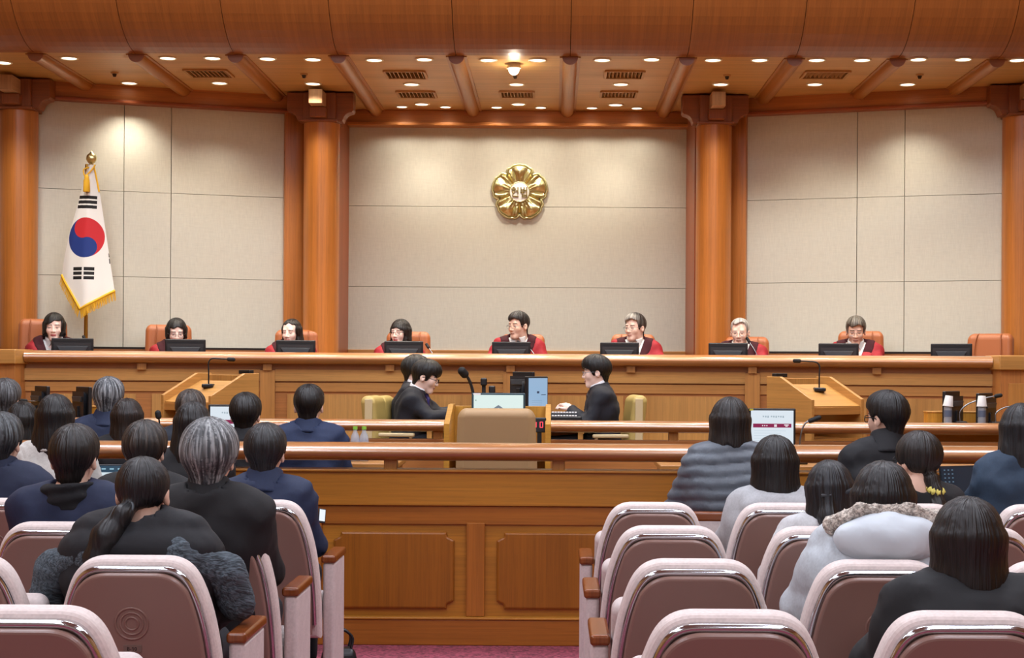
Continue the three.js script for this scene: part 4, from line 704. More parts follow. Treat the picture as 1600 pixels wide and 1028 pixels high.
  const hg = surfaceNets((x, y, z) => headField(x, y, z, ho), [-0.11, -0.17, -0.135], [0.11, 0.135, 0.13], fc, (x, y, z) => {
    const ax = Math.abs(x); if (face) {
      if (z > 0.062 && Math.hypot((ax - 0.031) / 0.0145, (y - 0.0005) / eyeOpen) < 1) return Math.abs(ax - 0.031) < 0.0075 ? [0.02, 0.014, 0.012] : (y > 0.0015 ? [0.05, 0.035, 0.03] : [0.6, 0.55, 0.52]);
      if (z > 0.06 && ax > 0.011 && ax < 0.05 && Math.abs(y - 0.0215 - 0.003 * Math.sin((ax - 0.01) * 75)) < 0.0035) return brow;
      if (z > 0.068 && ax < 0.022 && y > -0.0755 && y < -0.0575) return Math.abs(y + 0.0665) < 0.0017 ? lip.map(v => v * 0.45) : lip;
    }
    return skin;
  }); hg.applyMatrix4(hm); geos.push(hg);
  for (const a of arms) {   // hands
    const up_ = V(0, 1, 0), dir = a.dir.clone(); if (o.flat) { dir.y = Math.max(dir.y, -0.15); dir.normalize(); } const side = V().crossVectors(up_, dir).normalize().multiplyScalar(-a.s * -1), nrm = V().crossVectors(dir, side).normalize(); if (nrm.y > 0) nrm.negate();
    const Q = (f, s2, n) => { const q = V(...a.W).addScaledVector(dir, f).addScaledVector(side, s2).addScaledVector(nrm, n); return q.toArray(); };
    const segs = [[Q(-0.03, 0, 0), Q(0.02, 0, 0), 0.027, 0.026], [Q(0.02, 0.018, 0), Q(0.075, 0.026, 0.004), 0.019, 0.015], [Q(0.02, -0.018, 0), Q(0.072, -0.026, 0.004), 0.019, 0.014], [Q(0.03, 0, 0), Q(0.078, 0, 0.002), 0.019, 0.016]];
    const fl = [[0.03, 0.068], [0.0105, 0.078], [-0.0095, 0.073], [-0.028, 0.057]], c = o.curl ?? 0.6, fing = [];
    for (const [s2, l] of fl) { const p0 = Q(0.072, s2, 0.002), p1 = Q(0.072 + l * 0.5 * Math.cos(c * 0.6), s2 * 1.12, 0.002 + l * 0.5 * Math.sin(c * 0.6)), p2 = Q(0.072 + l * 0.5 * (Math.cos(c * 0.6) + Math.cos(c * 1.6)), s2 * 1.15, 0.002 + l * 0.5 * (Math.sin(c * 0.6) + Math.sin(c * 1.6))); fing.push([p0, p1, 0.0092, 0.0085], [p1, p2, 0.0085, 0.0068]); }
    const th = [[Q(0.012, 0.022, 0.004), Q(0.042, 0.05, 0.016), 0.0135, 0.0105], [Q(0.042, 0.05, 0.016), Q(0.072, 0.053, 0.028), 0.0105, 0.008]];
    const f = (x, y, z) => { let d = 9; for (const q of segs) d = smin(d, cap(x, y, z, q[0], q[1], q[2], q[3]), 0.012); let e = 9; for (const q of fing) e = Math.min(e, cap(x, y, z, q[0], q[1], q[2], q[3])); d = smin(d, e, 0.005); for (const q of th) d = smin(d, cap(x, y, z, q[0], q[1], q[2], q[3]), 0.007); return d; };
    const all = [...segs, ...fing, ...th].flatMap(q => [q[0], q[1]]), l = [0, 1, 2].map(i => Math.min(...all.map(q => q[i])) - 0.035), hh = [0, 1, 2].map(i => Math.max(...all.map(q => q[i])) + 0.035);
    geos.push(surfaceNets(f, l, hh, o.fineHands ? 0.0034 : 0.0055, () => skin));
  }
  const mergeC = list => mergeGeometries(list.map(g => g));
  part('body', mergeC(geos), M.skin, root);
  // ---- hair
  const h = o.hair, g1 = lin(h.grey || h.color || '#17130f'), amt = h.amt ?? 0.25, lowY = Math.min(-0.16, (h.style === 'long' ? (h.tail ?? -0.34) - 0.04 : (h.len ?? -0.12) - 0.05), ...(h.tailPts || []).map(q => q[1] - 0.08)), xs = Math.max(0.15, ...(h.tailPts || []).map(q => Math.abs(q[0]) + 0.07)), zs = Math.max(0.16, ...(h.tailPts || []).map(q => -q[2] + 0.07));
  const hair = surfaceNets((x, y, z) => hairField(x, y, z, h), [-xs, lowY, -zs], [xs, 0.17, 0.15], face ? 0.0048 : 0.0062, (x, y, z) => {
    const an = Math.atan2(x, z + 0.04), q = sst(-0.25, 0.45, noise(an * 11 + 3, y * 7, 1.1 + (o.x || 0)) + 0.5 * noise(an * 34, y * 11 + z * 16, 7.7)) * amt * (h.top ? sst(h.top - 0.06, h.top + 0.03, y) : 1) + (h.front ? sst(0.02, 0.07, z) * h.front : 0);
    return [0, 1, 2].map(i => mix(hairC[i], g1[i], clamp(q, 0, 1)));
  });
  { const pp = hair.attributes.position, uv = hair.attributes.uv; for (let i = 0; i < pp.count; i++) { const x = pp.getX(i), z = pp.getZ(i) + 0.03; uv.setXY(i, (face && Math.abs(o.yaw) < 2 ? Math.atan2(x, z) : Math.atan2(x, -z)) / 6.2832, pp.getY(i) * 2.2 + 0.5 * Math.hypot(x, z) + (o.x || 0)); } }
  hair.applyMatrix4(hm); part('hair', hair, M.hair, root);
  // ---- clothes
  const c = o.wear, e = c.e ?? 0.02, wr = c.wr ?? 0.006, bulk = c.bulk || 0;
  const fold = (x, y, z) => c.puff ? -c.puff * Math.abs(Math.sin((y + 0.02 * noise(x * 5, 0, z * 5) + 0.12 * Math.abs(x) * 0.3) * Math.PI / (c.pitch || 0.055))) + 0.004 * noise(x * 26, y * 26, z * 26)
    : c.rib ? 0.003 * Math.sin(Math.atan2(x, z - sh[2]) * 60) : wr * (noise(x * 9 + o.x * 3, y * 11, z * 9) + 0.6 * noise(x * 21, y * 17, z * 21 + 5)) + wr * 0.5 * Math.sin(y * 34 + x * 20 + 6 * noise(x * 4, y * 4, z * 4));
  const neckR = c.neckR ?? 0.072;
  const open = (x, y, z) => { // V at the chest
    if (!c.vee) return 9; const yy = nb[1] + 0.01 - y, vw = c.veeW ?? 0.075, half = vw * (1 - yy / c.vee); if (z < nb[2] - 0.01) return 9; return smax(Math.abs(x) - half, -(half), 0.005);
  };
  const outer = (x, y, z) => {
    let d = smin(torso(x, y, z, e + bulk), armF(x, y, z, e * 0.75 + bulk * 0.6, c.sleeve ?? 0.93, c.wide || 0), 0.03);
    if (c.skirt) { d = smin(d, legF(x, y, z, e + 0.01), 0.06); d = smin(d, cap(x, y, z, [0, P[1] - 0.04, 0.02], [0, sit, 0.36], 0.14, 0.11), 0.06); }
    if (c.pad) { const ax = Math.abs(x); d = smin(d, cap(ax, y, z, [0.1 * w, sh[1] + 0.03, sh[2]], [0.165 * w, sh[1] + 0.005, sh[2]], 0.045 + e, 0.05 + e), 0.03); }
    d += fold(x, y, z);
    const ny = y - nb[1], nz = z - nb[2] + 0.25 * ny, rr = Math.hypot(x, nz);
    if (c.hood) { d = smin(d, ell(x, y, z, [0, nb[1] - 0.01, nb[2] - 0.09], [0.16, 0.06, 0.07]) + 0.006 * noise(x * 16, y * 16, z * 16), 0.03); d = smin(d, smax(Math.abs(rr - 0.1) - 0.024, Math.abs(ny - 0.0) - 0.035, 0.02), 0.02); }
    if (!c.skirt) d = smax(d, (P[1] - (c.hem ?? 0.08)) - y, 0.02);
    d = smax(d, -(smax(rr - neckR, -(ny + 0.02), 0.01)), 0.008);
    if (c.vee) d = smax(d, -open(x, y, z), 0.006);
    return d;
  };
  const lo2 = [lo[0], c.skirt ? 0.02 : P[1] - 0.16, -0.42], hi2 = [hi[0], nb[1] + 0.16, c.skirt ? maxZ : Math.max(...arms.map(a => a.W[2])) + 0.16]; hi2[2] = Math.max(hi2[2], 0.3);
  part(c.name || 'jacket', surfaceNets(outer, lo2, hi2, c.cell ?? (c.puff || c.rib ? 0.011 : 0.0145)), c.mat || std(c.color, c.rough ?? 0.8, { map: clothTex }), root);
  if (c.yoke) part('velvet_yoke', surfaceNets((x, y, z) => { const front = smax(Math.abs(x) - 0.105, -(z - nb[2]), 0.01); const ring = Math.hypot(x * 0.82, (z - nb[2]) * 0.8, (y - nb[1]) * 0.7) - 0.145; return smax(outer(x, y, z) - 0.007, Math.min(front, ring), 0.006); }, [-0.22, P[1], nb[2] - 0.22], [0.22, nb[1] + 0.1, nb[2] + 0.26], 0.011), M.velvet, root);
  if (c.collar) part('collar', surfaceNets((x, y, z) => { const ny = y - nb[1], nz = z - nb[2] - 0.25 * ny, rr = Math.hypot(x * 0.98, nz); let d = smax(Math.abs(rr - 0.09 + 0.28 * ny) - 0.011, Math.abs(ny - 0.028 + 0.3 * nz) - c.collar - 0.028, 0.012); if (c.vee) d = smax(d, -smax(Math.abs(x) - 0.05 + 0.2 * ny, 0.01 - nz, 0.01), 0.008); return d; }, [-0.15, nb[1] - 0.1, nb[2] - 0.16], [0.15, nb[1] + 0.15, nb[2] + 0.16], 0.0072), root.getObjectByName(c.name || 'jacket').material, root);
  const shirtM = c.shirt ? std(c.shirt, 0.75) : null;
  if (c.shirt) {
    part('shirt', surfaceNets((x, y, z) => { const ny = y - nb[1], nz = z - nb[2] + 0.25 * ny, rr = Math.hypot(x, nz); let d = torso(x, y, z, 0.002); if (c.cuffs) d = Math.min(d, smax(armF(x, y, z, 0.006, 1.0), -armF(x, y, z, 0.03, 0.9), 0.005)); d = smax(d, -(smax(rr - 0.0585, -(ny + 0.02), 0.01)), 0.006); return smax(d, wa[1] - y - 0.02, 0.01); }, [lo[0], wa[1] - 0.06, lo[2]], [hi[0], nb[1] + 0.12, hi2[2]], 0.0125), shirtM, root);
    part('shirt_collar', surfaceNets((x, y, z) => { const ny = y - nb[1], nz = z - nb[2] - 0.28 * ny, rr = Math.hypot(x * 1.02, nz); return smax(smax(Math.abs(rr - 0.074 + 0.1 * ny) - 0.0055, Math.abs(ny - 0.04 + 0.42 * nz) - 0.034, 0.006), -smax(Math.abs(x) - 0.006 - 0.5 * Math.max(0, 0.045 - ny), -nz, 0.004), 0.004); }, [-0.11, nb[1] - 0.05, nb[2] - 0.12], [0.11, nb[1] + 0.12, nb[2] + 0.13], 0.0055), shirtM, root);
    if (c.tie) { const tg = []; const pt = (q, z) => [0, nb[1] - q, nb[2] + z]; const f = (x, y, z) => { let d = cap(x, y, z, pt(-0.002, 0.082), pt(0.03, 0.1), 0.017, 0.012); d = smin(d, cap(x * 0.55, y, z, pt(0.03, 0.1), [0, wa[1] + 0.05, wa[2] + 0.118], 0.012, 0.017), 0.008); return d; }; part('tie', surfaceNets(f, [-0.06, wa[1], nb[2] - 0.1], [0.06, nb[1] + 0.06, nb[2] + 0.3], 0.009), std(c.tie, 0.6), root); }
  }
  if (!c.skirt) {
    part('trousers', surfaceNets((x, y, z) => { let d = smin(legF(x, y, z, 0.013), cap(x, y, z, lat(P, -0.075), lat(P, 0.075), 0.122, 0.122), 0.05); return smax(smax(d, 0.1 - y, 0.01), y - P[1] - 0.08, 0.02); }, [-0.3, 0.06, -0.2], [0.3, P[1] + 0.14, maxZ], 0.022), std(c.trousers || '#1c1f26', 0.85), root);
  }
  for (const l of legs) part('shoe', surfaceNets((x, y, z) => Math.max(smin(cap(x, y, z, [l.a[0], 0.06, l.a[2] - 0.03], [l.t[0], 0.045, l.t[2]], 0.046, 0.038), cap(x, y, z, [l.a[0], 0.07, l.a[2]], [l.a[0], 0.11, l.a[2]], 0.046, 0.045), 0.02), 0.008 - y), [l.a[0] - 0.08, -0.005, l.a[2] - 0.12], [l.t[0] + 0.08, 0.16, l.t[2] + 0.08], 0.014), M.shoe, root);
  const onHead = (name, geo, mat) => { const g = Array.isArray(geo) ? merge(geo) : geo; g.applyMatrix4(hm); return part(name, g, mat, root); };
  if (o.glasses) {
    const r = 0.0016 * (o.glasses.k || 1), G = [];
    for (const s of [-1, 1]) { const rim = []; for (let k = 0; k <= 20; k++) { const a = k / 20 * 6.2832; rim.push([s * 0.033 + 0.0225 * Math.sign(Math.cos(a)) * Math.pow(Math.abs(Math.cos(a)), 0.75), -0.004 + 0.0165 * Math.sign(Math.sin(a)) * Math.pow(Math.abs(Math.sin(a)), 0.75), 0.101 - 0.004 * Math.abs(Math.cos(a)) * (s * Math.cos(a) > 0 ? 1.6 : 0)]); } G.push(tube(rim, r, 40, 6)); G.push(tube([[s * 0.056, 0.001, 0.094], [s * 0.074, 0.003, 0.07], [s * 0.083, 0.002, 0.0], [s * 0.083, -0.012, -0.02]], r, 16, 6)); }
    G.push(tube([[-0.011, 0, 0.103], [0, 0.003, 0.106], [0.011, 0, 0.103]], r, 8, 6));
    onHead('glasses', G, o.glasses.mat || M.blackMatte);
  }
  if (o.extra) o.extra({ root, onHead, nb, sh, hc, P, outer, arms, surfaceNets });
  return root;
}
M.skin = std('#ffffff', 0.55, { vertexColors: true }); const strandTex = tex(512, 256, (u, v) => { const k = 0.8 + 0.16 * pn(u, v, 64, 5, 1.1) + 0.16 * pn(u, v, 160, 6, 2.7) + 0.12 * pn(u, v, 256, 9, 5.2); return [k, k, k]; });
M.hair = std('#ffffff', 0.48, { vertexColors: true, map: strandTex, bumpMap: strandTex, bumpScale: 0.004 }); M.velvet = std('#3c0c16', 0.9); M.shoe = std('#121214', 0.4);
M.robe = std('#a61c28', 0.72, { map: clothTex });
const black = '#15130f';
// ---- judges
const robe = (o = {}) => ({ name: 'robe', mat: M.robe, e: 0.03, wr: 0.011, wide: 0.045, skirt: true, vee: 0.26, veeW: 0.085, yoke: true, shirt: '#e8e8e6', tie: '#1a1a22', pad: true, sleeve: 0.9, ...o });
const deskHands = [[-0.2, 0.78, 0.4], [0.2, 0.78, 0.4]];
function judge(px, py, o) {
  const r = o.r || 13.78, d0 = 0.2 + Math.sqrt(r * r - Math.pow((px - 810) / 175, 2)), x = PX(px, py, d0), [, z, t] = arcP(x, r);
  person({ x, z, floor: DAIS, top: PY(px, py, -z), sit: 0.48, yaw: -t, lean: 0.02, hands: deskHands, flat: 1, face: true, group: 'judges in red robes behind the bench', wear: robe(), ...o });
}
const womanJ = { w: 0.9, jaw: 0.93, hs: 0.98, neck: 0.88, skin: lin('#f2d2c4'), lip: lin('#bd5f5c') };
judge(80, 489, { ...womanJ, r: 13.6, footZ: -0.12, label: 'person in red robe with short black bob at the left end of the bench', yaw: 0.3, head: { yaw: -0.05, pitch: 0.02 }, hair: { style: 'bob', len: -0.065, vol: 0.006, line: 0.05, sweep: 0.35, bang: 0.062, open: 0.055, part: 0.004, color: black } });
judge(275, 497, { ...womanJ, label: 'person in red robe with black bob and glasses looking down behind the bench', head: { yaw: 0.08, pitch: 0.2 }, hair: { style: 'bob', len: -0.05, vol: 0.006, line: 0.06, bang: 0.058, open: 0.05, color: '#120f0e' }, glasses: { mat: M.steel }, eye: 0.0025 });
judge(455, 498, { ...womanJ, label: 'person in red robe with long dark brown hair turned towards the left', head: { yaw: -0.42, pitch: 0.04 }, hair: { style: 'long', len: -0.13, tail: -0.2, vol: 0.001, line: 0.08, bang: 0.066, open: 0.02, part: -0.004, color: '#221814' } });
judge(625, 499, { ...womanJ, label: 'person in red robe with black bob with fringe and dark glasses, left of centre', head: { yaw: -0.5, pitch: -0.02 }, hair: { style: 'bob', len: -0.08, vol: 0.005, line: 0.04, sweep: -0.15, bang: 0.064, open: 0.04, color: '#1b1613' }, glasses: {}, eye: 0.0035 });
judge(810, 487, { label: 'person in red robe with short dark hair and thin glasses below the emblem', head: { yaw: -0.72, pitch: 0.06 }, hair: { style: 'short', line: 0.062, color: '#231f1d', grey: '#5c5854', amt: 0.5, vol: 0.002 }, glasses: { mat: M.steel }, skin: lin('#eac4ae') });
judge(992, 490, { label: 'person in red robe with swept black and grey hair and glasses', head: { yaw: -0.62, pitch: 0.04 }, hair: { style: 'short', line: 0.072, color: '#1a1715', grey: '#b9b4ab', amt: 0.28, front: 0.75, vol: 0.004 }, glasses: { mat: M.steel }, skin: lin('#ecc9b6') });
judge(1156, 497, { label: 'person in red robe with white hair and glasses, right of the centre wall', head: { yaw: -0.12, pitch: 0.1 }, hair: { style: 'short', line: 0.088, color: '#cfc9c0', grey: '#efece6', amt: 0.6, vol: -0.003 }, brow: '#b9aea4', glasses: { mat: M.steel }, skin: lin('#eec8b4'), eye: 0.003 });
judge(1337, 494, { label: 'person in red robe with grey hair looking down, left of the empty chair', head: { yaw: 0.02, pitch: 0.22 }, hair: { style: 'short', line: 0.062, color: '#5d564c', grey: '#a19a8c', amt: 0.8, vol: 0.004 }, glasses: { mat: M.steel }, skin: lin('#e6bca3'), eye: 0.0025, hands: [[0.1, 0.93, 0.4], [0.02, 0.93, 0.4]] });
// ---- clerks
const suit = (color, o = {}) => ({ color, e: 0.02, pad: true, collar: 0.022, vee: 0.3, veeW: 0.055, shirt: '#eef0f2', tie: '#22222c', trousers: '#16181d', cuffs: true, wr: 0.0085, rough: 0.75, ...o });
const clerk = { floor: CLERK, sit: 0.48, face: true, skin: lin('#eecdbc'), fineHands: true, flat: 1, curl: 0.7 };
person({ ...clerk, x: PX(650, 575, 12.5), z: -12.5, top: PY(650, 556, 12.5), yaw: Math.PI / 2, lean: 0.14, label: 'person in dark suit with black hair mostly hidden behind the bespectacled clerk', hair: { style: 'short', line: 0.045, color: black, vol: 0.006 }, wear: suit('#141824', { collar: 0.004, veeW: 0.075 }), hands: [[-0.1, 0.8, 0.42], [0.1, 0.8, 0.42]] });
person({ ...clerk, x: PX(666, 580, 12.0), z: -12.0, top: PY(666, 562, 12.0), yaw: Math.PI / 2 - 0.1, lean: 0.16, label: 'person in black suit and purple tie with glasses bending over the clerks desk', head: { pitch: 0.3, dz: 0.03 }, hair: { style: 'short', line: 0.03, side: -0.03, color: '#0f0d0c', vol: 0.009 }, glasses: { k: 1.3 }, wear: suit('#131722', { collar: 0.004, veeW: 0.075, tie: '#2c2560' }), hands: [[-0.1, 0.8, 0.43], [0.1, 0.8, 0.43]] });
person({ ...clerk, x: PX(931, 580, 12.0), z: -12.0, top: PY(931, 556, 12.0), yaw: -Math.PI / 2, lean: 0.08, label: 'person in black suit and dark tie typing on the shorthand keyboard', head: { pitch: 0.05 }, hair: { style: 'short', line: 0.03, side: -0.025, color: '#0f0d0d', vol: 0.009 }, glasses: { mat: M.steel }, wear: suit('#131723', { collar: 0.004, veeW: 0.075, tie: '#2a1512' }), hands: [[-0.08, 0.835, 0.27], [0.06, 0.84, 0.26]] });
// ---- parties between the rails, seen from behind
function back(px, py, d, floor, o) {
  return person({ x: PX(px, py + 40, d), z: -d, floor, top: PY(px, py, d), yaw: Math.PI, sit: 0.46, lean: 0.0, skin: skinTone.a, ...o });
}
const shortB = (o = {}) => ({ style: 'short', line: 0.05, nape: -0.07, color: '#12100f', vol: 0.006, ...o });
const mid = [
  [8, 595, 9.5, { label: 'grey-haired person at the left edge behind the barrier', hair: shortB({ color: '#3d3d3e', grey: '#8c8f93', amt: 0.75, vol: 0.01 }), wear: suit('#1b2029') }],
  [170, 592, 9.45, { label: 'person in navy jacket with silvery grey hair behind the barrier', hair: shortB({ color: '#43484f', grey: '#c3c8cc', amt: 0.8, top: 0.0, vol: 0.008 }), wear: suit('#1b2a4a', { collar: 0.035 }) }],
  [200, 622, 8.95, { label: 'person with shoulder-length dark brown bob behind the barrier', w: 0.88, hair: { style: 'bob', len: -0.15, color: '#1e1614', grey: '#3a2c28', amt: 0.5 }, wear: { color: '#15171c', e: 0.022 } }],
  [37, 627, 8.95, { label: 'person with black bob behind the barrier near the left edge', w: 0.88, hair: { style: 'bob', len: -0.14, color: '#100f10' }, wear: { color: '#15171c', e: 0.022 } }],
  [298, 611, 9.6, { label: 'person with short brown-grey hair before the left lectern', hair: shortB({ color: '#2e2520', grey: '#8d8178', amt: 0.6 }), wear: suit('#1c2433') }],
  [384, 617, 9.25, { label: 'person with neat black hair beside the left counsel monitor', hair: shortB({ vol: 0.01 }), wear: suit('#12151b') }],
  [483, 603, 9.3, { label: 'person in dark blue suit with black hair near the water bottles', hair: shortB({ vol: 0.006, nape: -0.085 }), wear: suit('#1f3054', { trousers: '#1f3054' }) }],
];
for (const [px, py, d, o] of mid) { const p = back(px, py, d, WELL, o); woodChair('tan-backed chair under the ' + o.label.split(/ (?:behind|near|before|beside|at) /)[0], p.position.x, -p.position.z, WELL, 'chairs behind the barrier', { h: 0.76, mat: M.tan }); }
// ---- public
const tail = (h, o) => ({ ...h, ...o });
const front = [
  [88, 616, 7.75, { label: 'person with long black hair and white ribbed sweater at the left barrier', w: 0.88, hair: { style: 'long', len: -0.16, tail: -0.3, color: '#100f11', vol: 0.002 }, wear: { name: 'sweater', color: '#d9d8d2', e: 0.02, rib: 1, collar: 0.03, rough: 0.95 } }],
  [302, 627, 7.7, { label: 'person with very long black hair beyond the silver-haired man', w: 0.86, hair: { style: 'long', len: -0.2, tail: -0.42, color: '#131113', vol: 0 }, wear: { color: '#17181c', e: 0.02 } }],
  [1140, 624, 7.7, { label: 'person with dark bob in grey padded jacket and blue lanyard', w: 0.95, hair: { style: 'bob', len: -0.108, color: '#1d1a1a', grey: '#3a3431', amt: 0.5, vol: 0.012 }, wear: { name: 'padded_jacket', color: '#636d78', e: 0.034, puff: 0.012, pitch: 0.058, rough: 0.5, hem: 0.12 }, pole: [[-0.95, -0.4, -0.3], [0.95, -0.4, -0.3]], extra: q => { const g = new THREE.TorusGeometry(0.083, 0.008, 8, 36); g.rotateX(Math.PI / 2 - 0.2); g.scale(1, 1.3, 1); g.translate(0, q.nb[1] + 0.035, q.nb[2] - 0.008); part('lanyard', g, std('#2c4a8c', 0.7), q.root); const s = new THREE.TorusGeometry(0.078, 0.012, 8, 36); s.rotateX(Math.PI / 2 - 0.2); s.translate(0, q.nb[1] + 0.022, q.nb[2] - 0.006); part('shirt_collar', s, M.white, q.root); } }],
  [1385, 614, 7.7, { label: 'person in black suit with glasses turned left at the right barrier', face: true, skin: lin('#e4bca6'), head: { yaw: 0.62 }, hair: shortB({ color: '#0f0f12', line: 0.05, nape: -0.08, vol: 0.008 }), glasses: { k: 1.5 }, wear: suit('#14161c', { collar: 0.035 }) }],
  [1594, 634, 7.45, { label: 'person with long dark hair and dark denim jacket at the right edge', w: 0.95, hair: { style: 'long', len: -0.2, tail: -0.38, color: '#16171b', grey: '#2b3036', amt: 0.4, vol: 0.012 }, wear: { color: '#2c4056', e: 0.035, wr: 0.012, collar: 0.03 }, pole: [[-0.9, -0.4, -0.5], [0.9, -0.4, -0.5]] }],
];
for (const [px, py, d, o] of front) { const p = back(px, py, d, 0, { sit: 0.5, ...o }); woodChair('low wooden chair under the ' + o.label.split(/ (?:beyond|turned|at) /)[0], p.position.x, -p.position.z, 0, 'low chairs along the barrier', { h: 0.82 }); }
const pub = { lean: -0.14, sit: 0.45 };
